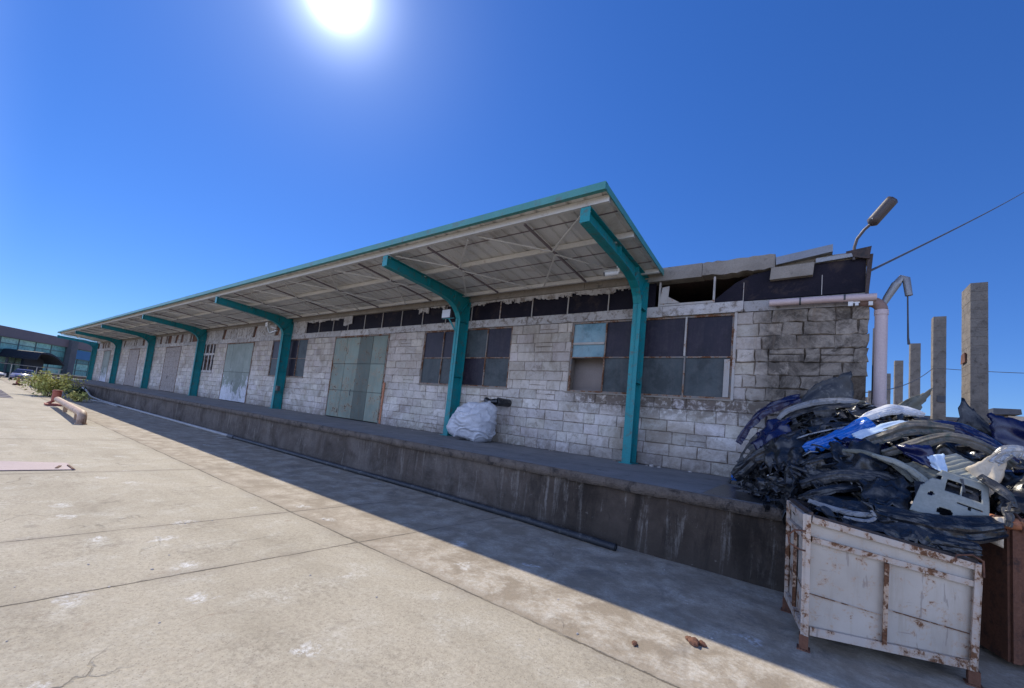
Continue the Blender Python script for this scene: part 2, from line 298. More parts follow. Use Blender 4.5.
M['hallclad'] = worn('mauve_grey_cladding', (.17, .135, .145), (.21, .17, .175), .4, .6)
M['hallpier'] = worn('grey_pier_render', (.10, .11, .12), (.15, .16, .17), .6, .8)
for i, c in enumerate([(.14, .36, .32), (.25, .52, .42), (.07, .20, .19), (.40, .62, .46), (.10, .28, .28)]):
    M['hg%d' % i] = glass('green_tinted_glazing', c, tuple(x*1.4 for x in c), .15, .2)
M['mullion'] = worn('grey_green_mullion', (.10, .15, .14), (.14, .19, .18), 2, .5)
M['bluesign'] = worn('blue_sign_board', (.0, .13, .33), (.0, .17, .40), .5, .4)
M['awning'] = worn('dark_awning_sheet', (.012, .018, .03), (.022, .03, .045), .5, .7)
M['carpaint'] = worn('lavender_silver_car_paint', (.30, .31, .50), (.34, .36, .55), 1, .3, 0)
M['carglass'] = worn('car_glass', (.02, .025, .05), (.03, .04, .07), 1, .1, 0)
M['tyre'] = worn('tyre_rubber', (.015, .015, .017), (.03, .03, .03), 4, .9)
M['headlight'] = worn('headlight_lens', (.65, .66, .7), (.75, .75, .78), 1, .15, 0)
M['farwall'] = worn('cream_render', (.45, .38, .29), (.54, .46, .36), 1.5, .9, .3, (.3, .22, .16), (.56, .7))  # cream is the render's own tone
M['fence'] = worn('pale_rail', (.38, .37, .33), (.46, .45, .4), 2, .6)

# ------------------------------------------------------------------ mesh builder
class MB:
    def __init__(s): s.v = []; s.f = []; s.mi = []; s.t = []; s.sm = []
    def add(s, V, F, mi=0, t=1., sm=False):
        o = len(s.v); s.v += [tuple(p) for p in V]
        for f in F: s.f.append([o+i for i in f]); s.mi.append(mi); s.t.append(t); s.sm.append(sm)
    def box(s, x0, x1, y0, y1, z0, z1, mi=0, t=1., j=0.):
        V = [(x, y, z) for z in (z0, z1) for y in (y0, y1) for x in (x0, x1)]
        if j: V = [(a+random.uniform(-j, j), b+random.uniform(-j, j), c+random.uniform(-j, j)) for a, b, c in V]
        s.add(V, [(0, 2, 3, 1), (4, 5, 7, 6), (0, 1, 5, 4), (2, 6, 7, 3), (0, 4, 6, 2), (1, 3, 7, 5)], mi, t)
    def hexa(s, V, mi=0, t=1.):
        s.add(V, [(0, 2, 3, 1), (4, 5, 7, 6), (0, 1, 5, 4), (2, 6, 7, 3), (0, 4, 6, 2), (1, 3, 7, 5)], mi, t)
    def prism(s, P, d, mi=0, t=1.):
        """polygon P (3D points) extruded along vector d"""
        n = len(P); d = Vector(d); P = [Vector(p) for p in P]
        V = P+[p+d for p in P]
        s.add(V, [tuple(range(n))[::-1], tuple(range(n, 2*n))]+[(i, (i+1) % n, n+(i+1) % n, n+i) for i in range(n)], mi, t)
    def strip(s, path, w, th, mi=0):
        """flat bar along a path in a YZ plane (x fixed), width w in x, thickness th inward"""
        P = [Vector(p) for p in path]; n = len(P); V = []
        for i, p in enumerate(P):
            a = P[max(i-1, 0)]; b = P[min(i+1, n-1)]; t = (b-a).normalized(); nn = Vector((0, -t.z, t.y))
            for dx, q in ((-w/2, 0), (w/2, 0), (w/2, th), (-w/2, th)): V.append(p+Vector((dx, 0, 0))+nn*q)
        F = [(3, 2, 1, 0), tuple(4*(n-1)+k for k in range(4))]
        for i in range(n-1):
            for k in range(4): F.append((4*i+k, 4*i+(k+1) % 4, 4*i+4+(k+1) % 4, 4*i+4+k))
        s.add(V, F, mi)
    def tube(s, P, r, seg=10, mi=0, cap=True, t=1., hollow=0.):
        P = [Vector(p) for p in P]; n = len(P); V = []; rs = r if isinstance(r, (list, tuple)) else [r]*n
        ref = Vector((0, 0, 1)); T0 = (P[1]-P[0]).normalized()
        if abs(T0.z) > .9: ref = Vector((1, 0, 0))
        U = T0.cross(ref).normalized()
        for i in range(n):
            T = (P[min(i+1, n-1)]-P[max(i-1, 0)]).normalized(); U = (U-T*U.dot(T)).normalized(); W = T.cross(U)
            for k in range(seg):
                a = 2*math.pi*k/seg; V.append(P[i]+(U*math.cos(a)+W*math.sin(a))*rs[i])
        F = [(i*seg+k, i*seg+(k+1) % seg, (i+1)*seg+(k+1) % seg, (i+1)*seg+k) for i in range(n-1) for k in range(seg)]
        s.add(V, F, mi, t, True)
        if cap: s.add(V[:seg], [tuple(range(seg))[::-1]], mi, t); s.add(V[-seg:], [tuple(range(seg))], mi, t)
    def bar(s, a, b, w, h, mi=0):
        """rectangular bar from a to b"""
        a = Vector(a); b = Vector(b); T = (b-a).normalized(); ref = Vector((0, 0, 1)) if abs(T.z) < .95 else Vector((1, 0, 0))
        U = T.cross(ref).normalized()*w/2; W = U.cross(T).normalized()*h/2
        V = [a-U-W, a+U-W, b-U-W, b+U-W, a-U+W, a+U+W, b-U+W, b+U+W]
        s.hexa(V, mi)
    def grid(s, fn, nu, nv, mi=0, t=1., sm=True):
        V = [fn(i/nu, j/nv) for j in range(nv+1) for i in range(nu+1)]
        F = [(j*(nu+1)+i, j*(nu+1)+i+1, (j+1)*(nu+1)+i+1, (j+1)*(nu+1)+i) for j in range(nv) for i in range(nu)]
        s.add(V, F, mi, t, sm)
    def build(s, name, mats, parent=None, solid=0., loc=None):
        me = bpy.data.meshes.new(name); me.from_pydata(s.v, [], s.f)
        if not isinstance(mats, (list, tuple)): mats = [mats]
        for x in mats: me.materials.append(M[x])
        me.polygons.foreach_set('material_index', s.mi); me.polygons.foreach_set('use_smooth', s.sm)
        ca = me.color_attributes.new('tint', 'FLOAT_COLOR', 'CORNER'); buf = []
        for p, t in zip(me.polygons, s.t):
            c = t if isinstance(t, tuple) else (t, t, t)
            buf += [c[0], c[1], c[2], 1.]*p.loop_total
        ca.data.foreach_set('color', buf); me.update()
        o = bpy.data.objects.new(name, me); COL.objects.link(o)
        if parent: o.parent = parent
        if loc: o.location = loc
        if solid:
            md = o.modifiers.new('solid', 'SOLIDIFY'); md.thickness = solid; md.offset = 0
        return o
def thing(name, label, cat, loc=(0, 0, 0), rz=0., group=None):
    o = bpy.data.objects.new(name, None); COL.objects.link(o); o.location = loc; o.rotation_euler = (0, 0, rz); o.empty_display_size = .3
    return tag(o, label, cat, group)
def tag(o, label, cat, group=None):
    o['label'] = label; o['category'] = cat
    if group: o['group'] = group
    return o
def copy_tree(o, parent=None):
    c = o.copy(); COL.objects.link(c); c.parent = parent
    for ch in list(o.children): copy_tree(ch, c)
    return c
def lerp(a, b, t): return a+(b-a)*t

# ------------------------------------------------------------------ ground
b = MB()
gx = [-600, -200, -100, -60, -30, -15, -6, 0, 6, 15, 40, 120, 500]; gy = [-400, -100, -30, -10, -3, 0, 3, 7, 15, 40, 120, 600]
for i in range(len(gx)-1):
    for j in range(len(gy)-1): b.add([(gx[i], gy[j], 0), (gx[i+1], gy[j], 0), (gx[i+1], gy[j+1], 0), (gx[i], gy[j+1], 0)], [(0, 1, 2, 3)])
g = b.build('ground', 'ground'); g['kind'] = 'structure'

YW = 9.75; RH = .2708; ZD = 1.02; XE = .76
# ------------------------------------------------------------------ loading dock
dock = thing('loading_dock', 'long raised concrete loading dock with dark streaked face below the warehouse wall', 'loading dock', (-30, 8, 0))
def dk(x, y, z): return (x+30, y-8, z)
b = MB()
def face(u, v):
    x = lerp(-70, 3.2, u); z = lerp(0, .86, v)
    n_ = noise.noise(Vector((x*1.3, 3, z*2)))*.022+noise.noise(Vector((x*6, 1, z*7)))*.010+max(0, noise.noise(Vector((x*3.1, 8, z*4)))-.25)*.07
    return dk(x, 6.40+n_, z)
b.grid(face, 900, 8)
b.box(-40, 33.2, -1.54, 1.75, 0, .80)
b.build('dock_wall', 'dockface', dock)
b = MB()
def edge(i, k):
    x = -70+i*73.2/700
    jag = noise.noise(Vector((x*2.1, 9, k)))*.022+noise.noise(Vector((x*9, 5, k*3)))*.014+(max(0, noise.noise(Vector((x*4.3, 2, 0)))-.3)*.16 if k in (1, 2) else 0)
    y = {0: 6.45, 1: 6.335, 2: 6.33, 3: 6.37}[k]+jag; z = {0: .855, 1: .86, 2: 1.0, 3: 1.02}[k]+(jag*.6 if k in (1, 2) else 0)
    return dk(x, y, z)
V = [edge(i, k) for i in range(701) for k in range(4)]
b.add(V, [(4*i+k, 4*i+k+1, 4*i+5+k, 4*i+4+k) for i in range(700) for k in range(3)], 0, 1., True)
b.build('edge_beam', 'deckedge', dock)
b = MB()
def top(u, v):
    x = lerp(-70, 3.2, u); y = lerp(6.365, 9.78, v)
    return dk(x, y, 1.02+noise.noise(Vector((x*1.5, y*1.5, 0)))*.008*(v > .01))
b.grid(top, 500, 24); b.build('deck_slab', 'deck', dock)

# ------------------------------------------------------------------ warehouse
wh = thing('warehouse', 'long low warehouse of whitewashed concrete blocks with dark clerestory strip', 'warehouse', (-30, 14, 0))
OX, OY = 30, -14
def wc(x, y, z): return (x+OX, y+OY, z)
# openings: (x0,x1,z0,z1)
zt = ZD+13*RH; zs = ZD+6*RH
OPEN = [(-5.38, -1.44, zs, zt), (-11.35, -7.42, zs, zt), (-17.2, -13.35, ZD, zt), (-23.3, -19.6, zs, zt), (-29.45, -25.55, ZD, zt),
        (-33.4, -31.4, zs, zt), (-41.9, -38.2, ZD, zt), (-53.6, -49.9, ZD, zt), (-65.2, -61.8, ZD, zt)]
b = MB()
# backing wall (mortar) around the openings
xs_ = sorted(set([-70, XE-.02]+[v for o in OPEN for v in o[:2]]))
for x0, x1 in zip(xs_, xs_[1:]):
    op = [o for o in OPEN if o[0] <= x0 and o[1] >= x1]
    if not op:
        z0 = ZD
        b.box(x0+OX, x1+OX, YW+.02+OY, YW+.30+OY, z0, zt, 0, (.42, .38, .34))
    elif op[0][2] > ZD+.1: b.box(x0+OX, x1+OX, YW+.02+OY, YW+.30+OY, ZD, op[0][2], 0, (.42, .38, .34))
def block(x0, x1, z0, z1, yo, t, j):
    """one rough block: jittered outline, chamfered face"""
    g_ = random.uniform(.003, .008)
    xa, xb, za, zb = x0+g_, x1-g_, z0+g_, z1-g_
    pts = []
    nx = 3
    for i in range(nx): pts.append((lerp(xa, xb, i/nx), za))
    pts += [(xb, za), (xb, (za+zb)/2)]
    for i in range(nx): pts.append((lerp(xb, xa, i/nx), zb))
    pts += [(xa, zb), (xa, (za+zb)/2)]
    pts = [(p[0]+random.uniform(-j, j), p[1]+random.uniform(-j, j)) for p in pts]
    cx = (xa+xb)/2; cz = (za+zb)/2; n = len(pts)
    yo += .008 if x0 < -1.4 else 0
    V = [wc(x, YW+.05, z) for x, z in pts]+[wc(x, YW+yo+.006, z) for x, z in pts]
    V += [wc(x-math.copysign(.012, x-cx), YW+yo-.006+random.uniform(-.003, .003), z-math.copysign(.012, z-cz)) for x, z in pts]
    F = []
    for i in range(n):
        k = (i+1) % n; F += [(i, k, n+k, n+i), (n+i, n+k, 2*n+k, 2*n+i)]
    F.append(tuple(range(2*n, 3*n)))
    b.add(V, F, 0, t)
for r in range(13):
    z0 = ZD+r*RH; z1 = z0+RH; x = -70+random.uniform(0, .3)+(r % 2)*.3
    while x < XE-.02:
        wdt = (random.choice([.6, .5, .42, .34, .25]) if x > -1.5 else random.choice([.6, .6, .6, .6, .42, .3])) if x > -12 else .6
        x1 = min(x+wdt, XE)
        if XE-x1 < .12: x1 = XE
        if r < 8 and x1 > .5: x1 = min(x1, .50+.04*(r % 2)); 
        if x >= .46 and r < 8: break
        segs = [(x, x1)]
        for o in OPEN:
            if z1 > o[2]+.03 and z0 < o[3]-.03:
                ns = []
                for a, c in segs:
                    if c <= o[0] or a >= o[1]: ns.append((a, c)); continue
                    if a < o[0]: ns.append((a, o[0]))
                    if c > o[1]: ns.append((o[1], c))
                segs = ns
        for a, c in segs:
            if c-a < .05: continue
            tn = random.uniform(.80, 1.06); wt = (tn, tn*random.uniform(.97, 1.0), tn*random.uniform(.93, 1.0))
            rough = x > -1.4
            if rough and r > 5: tn = random.uniform(.65, 1.1); wt = (tn, tn*.98, tn*.95)
            yo = random.uniform(-.003, .003)+(random.uniform(-.03, .012) if rough else 0)
            if random.random() < .12: yo += .012
            if c-a > .4 and z1-z0 > .2 and random.random() < (.3 if x > -1.4 else .08) and x > -14:
                mz = lerp(z0, z1, random.uniform(.4, .6)); block(a, c, z0, mz, yo, wt, .007); block(a, c, mz, z1, yo, wt, .007)
            else: block(a, c, z0, z1, yo, wt, .02 if rough else .007)
        x = x1
b.box(XE-.26+OX, XE-.03+OX, YW+.28+OY, 20+OY, 0, 5.4, 0, .8)          # gable wall
b.box(-70+OX, -69.7+OX, YW+.28+OY, 20+OY, 0, 5.4, 0, .8)
b.box(-70+OX, XE-.03+OX, 19.75+OY, 20+OY, 0, 5.4, 0, .7)
b.build('block_wall', 'blocks', wh)
# interior floor / dark room behind openings
b = MB(); b.box(-69+OX, .4+OX, 12.4+OY, 12.5+OY, ZD, 5.4); b.box(-69+OX, .4+OX, YW+.31+OY, 12.4+OY, ZD-.06, ZD-.01)
for x in (-6.3, -12.2, -18, -24.5, -30.6, -45): b.box(x-.1+OX, x+.1+OX, YW+.31+OY, 12.4+OY, ZD, 5.2)
b.build('inner_wall', 'void', wh)
b = MB(); b.box(-5.6+OX, -4.2+OX, YW+.55+OY, YW+.6+OY, ZD, 4.9); b.build('lit_inner_wall', 'lit_inner_wall', wh)  # nearer plane added; its paler colour stands for a lit inner wall
# lintel band
b = MB()
x = -70
while x < -1.3:
    x1 = min(x+random.uniform(1.4, 2.6), -1.28); d = random.uniform(-.012, .012)
    b.box(x+OX, x1-.006+OX, YW-.02+d+OY, YW+.28+OY, zt+.004, 4.79, 0, random.uniform(.8, 1.05), .006); x = x1
b.box(-1.28+OX, XE+OX, YW+.0+OY, YW+.28+OY, zt+.004, 4.77, 0, .7, .01)
b.build('lintel_band', 'plaster', wh)
# clerestory: dark panels
b = MB(); b.box(-20.5+OX, -3.2+OX, YW+.06+OY, YW+.10+OY, 4.79, 5.5)
b.prism([wc(-1.95, YW+.02, 4.80), wc(.70, YW+.02, 4.80), wc(.70, YW+.02, 5.46), wc(-.75, YW+.02, 5.43), wc(-1.15, YW+.02, 5.36), wc(-1.45, YW+.02, 5.22)], (0, .04, 0))
b.build('clerestory_panel', 'tar', wh)
b = MB()
def cbar(*a_):
    q = MB(); q.box(*a_); q.build('clerestory_bar', 'framelight', wh)
for x in (-1.88, -3.08): cbar(x-.02+OX, x+.02+OX, YW-.01+OY, YW+.03+OY, 4.80, 5.40)
for x in [-4.4-1.2*i for i in range(14)]: cbar(x-.014+OX, x+.014+OX, YW+.03+OY, YW+.055+OY, 4.80, 5.42)
cbar(-3.06+OX, -1.9+OX, YW-.015+OY, YW+.02+OY, 4.80, 4.85)
b.prism([wc(-3.08, YW-.02, 4.86), wc(-2.88, YW-.02, 4.86), wc(-2.86, YW-.02, 5.28), wc(-3.02, YW-.02, 5.26)], (0, .02, 0))
b.build('broken_sheet', 'framelight', wh); b = MB()
b.prism([wc(-2.87, YW-.02, 4.86), wc(-2.60, YW-.02, 4.86), wc(-2.87, YW-.02, 5.02)], (0, .02, 0))
b.build('broken_sheet', 'framelight', wh)
for x in (-1.3, .05): cbar(x-.006+OX, x+.006+OX, YW+.008+OY, YW+.018+OY, 4.80, 5.20)
# ragged flaking plaster hanging over the strip, and light infill further left
b = MB()
def ragged(x0, x1, zt_, lo, hi, y=YW+.0, step=.07):
    x = x0; z = lo
    while x < x1:
        z += random.uniform(-.06, .06); z = min(max(z, lo), hi)
        if random.random() < .12: z = lo if random.random() < .5 else hi
        w_ = random.uniform(step*.5, step*1.6)
        b.prism([wc(x, y, z), wc(x+w_, y, z+random.uniform(-.03, .03)), wc(x+w_, y, zt_), wc(x, y, zt_)], (0, .03, 0), 0, random.uniform(.85, 1.1)); x += w_
for a_ in ((-9.3, -3.6, 5.42, 5.26, 5.36), (-12.3, -9.9, 5.45, 5.20, 5.42), (-20.5, -16.2, 5.5, 5.02, 5.36, YW, .2)):
    b = MB(); ragged(*a_); b.build('flaking_plaster', 'plaster', wh)
x = -70
while x < -20.5:
    w_ = random.choice([.5, .7, .9, 1.1]); kind = random.random()
    b = MB()
    if kind < .62: b.prism([wc(x+.02, YW-.005, 4.80), wc(x+w_-.02, YW-.005, 4.80), wc(x+w_-.02, YW-.005, 5.5), wc(x+.02, YW-.005, 5.5)], (0, .05, 0), 0, random.uniform(.75, 1.05))
    elif kind < .8:
        s_ = w_*.3; b.prism([wc(x, YW-.004, 4.80), wc(x+s_*.6, YW-.004, 4.80), wc(x+s_*1.2, YW-.004, 5.5), wc(x, YW-.004, 5.5)], (0, .05, 0), 0, .9); b.build('infill_panel', 'plaster', wh); b = MB()
        b.prism([wc(x+w_-s_, YW-.004, 4.80), wc(x+w_, YW-.004, 4.80), wc(x+w_, YW-.004, 5.5), wc(x+w_-s_*.5, YW-.004, 5.3)], (0, .05, 0), 0, .9)
    if b.v: b.build('infill_panel', 'plaster', wh)
    x += w_
b = MB(); b.box(-70+OX, -20.5+OX, YW+.06+OY, YW+.10+OY, 4.79, 5.5); b.build('clerestory_backing', 'rust', wh)
# parapet beam
b = MB(); x = -70
while x < -.74:
    x1 = min(x+2.95, -.74); n_ = 14
    P = [wc(lerp(x+.01, x1, i/n_), YW-.06, 5.74+(random.uniform(-.02, .012) if x > -4 else 0)) for i in range(n_+1)]
    Q = [wc(lerp(x1, x+.01, i/n_), YW-.06, 5.42+(random.uniform(-.01, .03) if x > -4 else 0)) for i in range(n_+1)]
    b.prism(P[::-1]+Q[::-1], (0, .32, 0), 0, random.uniform(.85, 1.1)); x = x1
b.hexa([wc(-.82, YW-.10, 5.17), wc(-.10, YW-.10, 5.19), wc(-.82, YW+.1, 5.17), wc(-.10, YW+.1, 5.19), wc(-.80, YW-.11, 5.42), wc(-.08, YW-.11, 5.44), wc(-.80, YW+.1, 5.42), wc(-.08, YW+.1, 5.44)])
b.box(-.74+OX, XE-.03+OX, YW+.04+OY, YW+.24+OY, 5.40, 5.60)
b.build('parapet_beam', 'concrete', wh)
b = MB(); b.box(-70+OX, XE-.02+OX, YW+.26+OY, 20+OY, 5.42, 5.55); b.build('roof', 'bindark', wh)
# flashing, torn corner
b = MB()
b.hexa([wc(-.72, YW-.12, 5.47), wc(.20, YW-.14, 5.60), wc(-.72, YW+.22, 5.56), wc(.20, YW+.22, 5.62), wc(-.72, YW-.10, 5.64), wc(.20, YW-.12, 5.755), wc(-.72, YW+.22, 5.61), wc(.20, YW+.22, 5.70)])
b.hexa([wc(-.06, YW-.06, 5.44), wc(.50, YW-.06, 5.48), wc(-.06, YW+.02, 5.44), wc(.50, YW+.02, 5.48), wc(-.06, YW-.06, 5.53), wc(.50, YW-.06, 5.55), wc(-.06, YW+.02, 5.53), wc(.50, YW+.02, 5.55)])
b.build('flashing', 'flash', wh)
b = MB()
b.hexa([wc(.42, YW-.05, 5.50), wc(.74, YW-.08, 5.40), wc(.42, YW+.3, 5.50), wc(.78, YW+.3, 5.48), wc(.40, YW-.05, 5.60), wc(.77, YW-.10, 5.63), wc(.42, YW+.3, 5.60), wc(.78, YW+.3, 5.62)])
b.prism([wc(.70, YW-.04, 4.72), wc(.745, YW-.04, 4.72), wc(.80, YW-.04, 5.50), wc(.72, YW-.04, 5.50)], (0, .06, 0))
b.build('corner_capping', 'bindark', wh)
b = MB(); b.bar(wc(.47, YW-.03, 1.02), wc(.50, YW-.03, 3.2), .03, .03); b.bar(wc(.68, YW+.2, 1.02), wc(.70, YW+.2, 4.5), .04, .04); b.build('corner_angle', 'fascia', wh)

# windows
def window(o, cols, mats, boards=None):
    x0, x1, z0, z1 = o
    fr = MB(); y = YW+.03
    for a, c, e, f in ((x0, x1, z0, z0+.045), (x0, x1, z1-.045, z1), (x0, x0+.045, z0+.045, z1-.045), (x1-.045, x1, z0+.045, z1-.045)): fr.box(a+OX, c+OX, y+OY, y+.06+OY, e, f)
    zm = lerp(z0, z1, .49); pw = (x1-x0)/cols
    for i in range(1, cols): fr.box(x0+i*pw-.016+OX, x0+i*pw+.016+OX, y-.005+OY, y+.045+OY, z0+.045, z1-.045)
    for i in range(cols): fr.box(x0+i*pw+.02+OX, x0+(i+1)*pw-.02+OX, y+.002+OY, y+.04+OY, zm-.016, zm+.016)
    f = fr.build('window', 'frame', wh)
    for i in range(cols):
        for k in range(2):
            mt = mats[k][i]
            if mt is None: continue
            p = MB(); tl = random.uniform(-.008, .008)
            xa, xb = x0+i*pw+.02+OX, x0+(i+1)*pw-.02+OX; za, zb = ((zm+.02, z1-.05) if k == 0 else (z0+.05, zm-.02)); yy = y+.03+OY
            p.hexa([(xa, yy, za), (xb, yy+tl, za), (xa, yy+.005, za), (xb, yy+.005+tl, za), (xa, yy+tl, zb), (xb, yy, zb), (xa, yy+tl+.005, zb), (xb, yy+.005, zb)])
            p.build('pane', mt, f)
    sl_ = MB(); sl_.box(x0-.05+OX, x1+.05+OX, YW-.03+OY, YW+.03+OY, z0-.035, z0+.004, 0, .8, .006); sl_.build('sill', 'concrete', f)
    return f
D_, G_, T_ = 'gl_dark', 'gl_grey', 'gl_teal'
fR = window(OPEN[0], 4, [[T_, D_, D_, D_], [None, G_, G_, G_]])
x0, x1, z0, z1 = OPEN[0]; pw = (x1-x0)/4
for a_ in ((x0+.06+OX, x0+pw-.03+OX, YW+.022+OY, YW+.032+OY, 3.92, 3.98), (x1-.16+OX, x1-.05+OX, YW+.01+OY, YW+.035+OY, z0+.05, 3.52), (x1-pw-.025+OX, x1-pw+.012+OX, YW+.0+OY, YW+.024+OY, 3.6, z1-.03), (x1+.0+OX, x1+.05+OX, YW-.02+OY, YW+.04+OY, z0, z1)):
    q = MB(); q.box(*a_); q.build('pale_slat', 'framelight', fR)
fM = window(OPEN[1], 4, [[D_, D_, 'gl_grey', D_], [G_, G_, D_, G_]])
window(OPEN[3], 4, [['gl_dark', G_, D_, G_], [G_, G_, D_, G_]])
f4 = window(OPEN[5], 3, [[D_, D_, D_], [D_, None, D_]])
x0, x1, z0, z1 = OPEN[5]
for a_ in [(a+OX, a+.13+OX, YW-.01+OY, YW+.028+OY, z0, z1) for a in (x0+.3, x0+1.0, x0+1.6)]+[(x0+OX, x1+OX, YW-.02+OY, YW-.012+OY, z1-.75, z1-.6), (x0+OX, x1+OX, YW-.02+OY, YW-.012+OY, z0-.05, z0+.15)]:
    q = MB(); q.box(*a_); q.build('pale_slat', 'plaster', f4)
# doors
def door(o, mt, rows, cols, lab=None, frame='frame'):
    x0, x1, z0, z1 = o
    fr = MB(); y = YW-.01
    for a, c, e, f in ((x0, x0+.06, z0, z1), (x1-.06, x1, z0, z1), (x0+.06, x1-.06, z1-.06, z1)): fr.box(a+OX, c+OX, y+OY, y+.1+OY, e, f)
    d = fr.build('door', frame, wh)
    if lab: d['label'] = lab
    pw = (x1-x0-.12)/2
    for k in range(2):
        lf = MB(); xa = x0+.065+k*pw; xb = xa+pw-.01; off = -.02*k
        lf.box(xa+OX, xb+OX, y+.045+off+OY, y+.06+off+OY, z0+.03, z1-.07, 0, .35)
        for i in range(cols):
            for j in range(rows):
                a = lerp(xa, xb, i/cols)+.012; c = lerp(xa, xb, (i+1)/cols)-.012; e = lerp(z0+.03, z1-.07, j/rows)+.012; f = lerp(z0+.03, z1-.07, (j+1)/rows)-.012
                tt = random.uniform(.82, 1.08)*(.5 if (mt == 'door' and k == 1 and i == 0) else 1); dz = random.uniform(-.006, .006)
                lf.hexa([(a+OX, y+.012+off+dz+OY, e), (c+OX, y+.014+off+OY, e), (a+OX, y+.044+off+OY, e), (c+OX, y+.044+off+OY, e), (a+OX, y+.012+off+OY, f), (c+OX, y+.012+off+dz+OY, f), (a+OX, y+.044+off+OY, f), (c+OX, y+.044+off+OY, f)], 0, (tt, tt, tt*.98))
        lfo = lf.build('leaf', mt, d)
    h = MB(); xx = (x0+x1)/2-.15; h.tube([wc(xx, y-.03, 2.0), wc(xx, y-.06, 2.05), wc(xx, y-.06, 2.2), wc(xx, y-.03, 2.25)], .012, 6); h.build('handle', 'cable', d)
    return d
door(OPEN[2], 'door', 3, 2); door(OPEN[4], 'doorwhite', 2, 2, 'grey door splashed with whitewash on its lower half')
door(OPEN[6], 'brick', 9, 3, 'pale bricked-up doorway crossed by a dark grid'); door(OPEN[7], 'brick', 2, 2); door(OPEN[8], 'doorwhite', 2, 2)
# whitewash splashes on door and rust stain beside the green door
b = MB(); b.box(-13.34+OX, -13.22+OX, YW-.03+OY, YW-.005+OY, 1.05, 2.6, 0, 1., .02); b.build('rusty_guard', 'rustlip', wh)

# ------------------------------------------------------------------ canopy
CX = [-3.45, -9.32]+[-9.32-12*k for k in range(1, 6)]
cn = thing('canopy', 'long mono-pitch steel canopy with teal cantilever frames shading the loading dock', 'canopy', (-30, 8, 0))
def cc(x, y, z): return (x+30, y-8, z)
XR, XL = -3.0, -67.6
def ru(y): return 5.95-(y-6.18)*(.34/3.57)      # underside height of the sheet
b = MB(); x = XR-.05; k = 0
while x > XL:
    p = .36; x1 = max(x-p, XL); t = random.uniform(.86, 1.04)
    if random.random() < .06: t *= .8
    prof = [(x, 0), (x-.03, .0), (x-.05, .03), (x-.11, .03), (x-.13, 0), (x1, 0)]
    for (xa, ha), (xb, hb) in zip(prof, prof[1:]):
        V = [cc(xa, 6.2, ru(6.2)+ha), cc(xb, 6.2, ru(6.2)+hb), cc(xb, 9.9, ru(9.9)+hb), cc(xa, 9.9, ru(9.9)+ha)]
        b.add(V, [(0, 1, 2, 3)], 0, t)
    x = x1
for yy in (6.2,):
    pass
o_ = b.build('roof_sheet', 'roofunder', cn, solid=.004)
b = MB()
for y in [6.95, 8.35, 9.05]:
    b = MB(); b.bar(cc(XR-.1, y, ru(y)-.006), cc(XL, y, ru(y)-.006), .03, .012); b.build('seam_strip', 'hallclad', cn)
for y, h in ((6.44, .13), (7.72, .12), (9.43, .10)):
    zc = ru(y)-.012
    b = MB()
    b.bar(cc(XR-.03, y-.03, zc-h/2), cc(XL+.05, y-.03, zc-h/2), .012, h)
    b.bar(cc(XR-.03, y, zc-.008), cc(XL+.05, y, zc-.008), .07, .012); b.bar(cc(XR-.03, y, zc-h+.006), cc(XL+.05, y, zc-h+.006), .07, .012)
    b.build('purlin', 'purlin', cn)
b = MB()
for x in CX:
    for y in (6.46, 7.74, 9.4):
        b = MB(); b.box(x-.04+30, x+.04+30, y-.03-8, y+.03-8, 5.80-(y-6.36)*.056-.09, ru(y)-.12); b.build('cleat', 'purlin', cn)
bays = list(zip(CX, CX[1:]))
for xa, xb in bays:
    n = 2 if xa-xb < 7 else 4
    for i in range(n):
        p = lerp(xa, xb, i/n); q_ = lerp(xa, xb, (i+1)/n); mid = (p+q_)/2
        for (u, y0), (v, y1) in (((p-.15, 6.55), (mid, 7.66)), ((mid, 7.66), (q_+.15, 6.55)), ((mid, 7.8), (p-.2, 9.36)), ((mid, 7.8), (q_+.2, 9.36))):
            b = MB(); b.bar(cc(u, y0, ru(y0)-.16), cc(v, y1, ru(y1)-.14), .036, .026); b.build('brace', 'purlin', cn)
        b = MB(); b.bar(cc(mid, 6.5, ru(6.5)-.14), cc(mid, 9.4, ru(9.4)-.12), .045, .04); b.build('strut', 'hallclad', cn)
b = MB()      # fascia along the eave and up the end
z = ru(6.18)
b.box(XL-.04+30, XR+.0+30, 6.15-8, 6.175-8, z-.075, z+.065); b.box(XL-.04+30, XR+30, 6.178-8, 6.26-8, z+.05, z+.062); b.box(XL-.04+30, XR+30, 6.178-8, 6.24-8, z-.075, z-.063)
P0_, P1_ = Vector(cc(XR-.01, 6.18, ru(6.18)-.005)), Vector(cc(XR-.01, 9.8, ru(9.8)-.005)); b.bar(P0_, P1_, .02, .13)
b.bar(P0_+Vector((-.06, 0, .07)), P1_+Vector((-.06, 0, .07)), .12, .012)
b.bar(Vector(cc(XL-.03, 6.18, ru(6.18)-.005)), Vector(cc(XL-.03, 9.8, ru(9.8)-.005)), .02, .13)
b.build('fascia', 'fascia', cn)
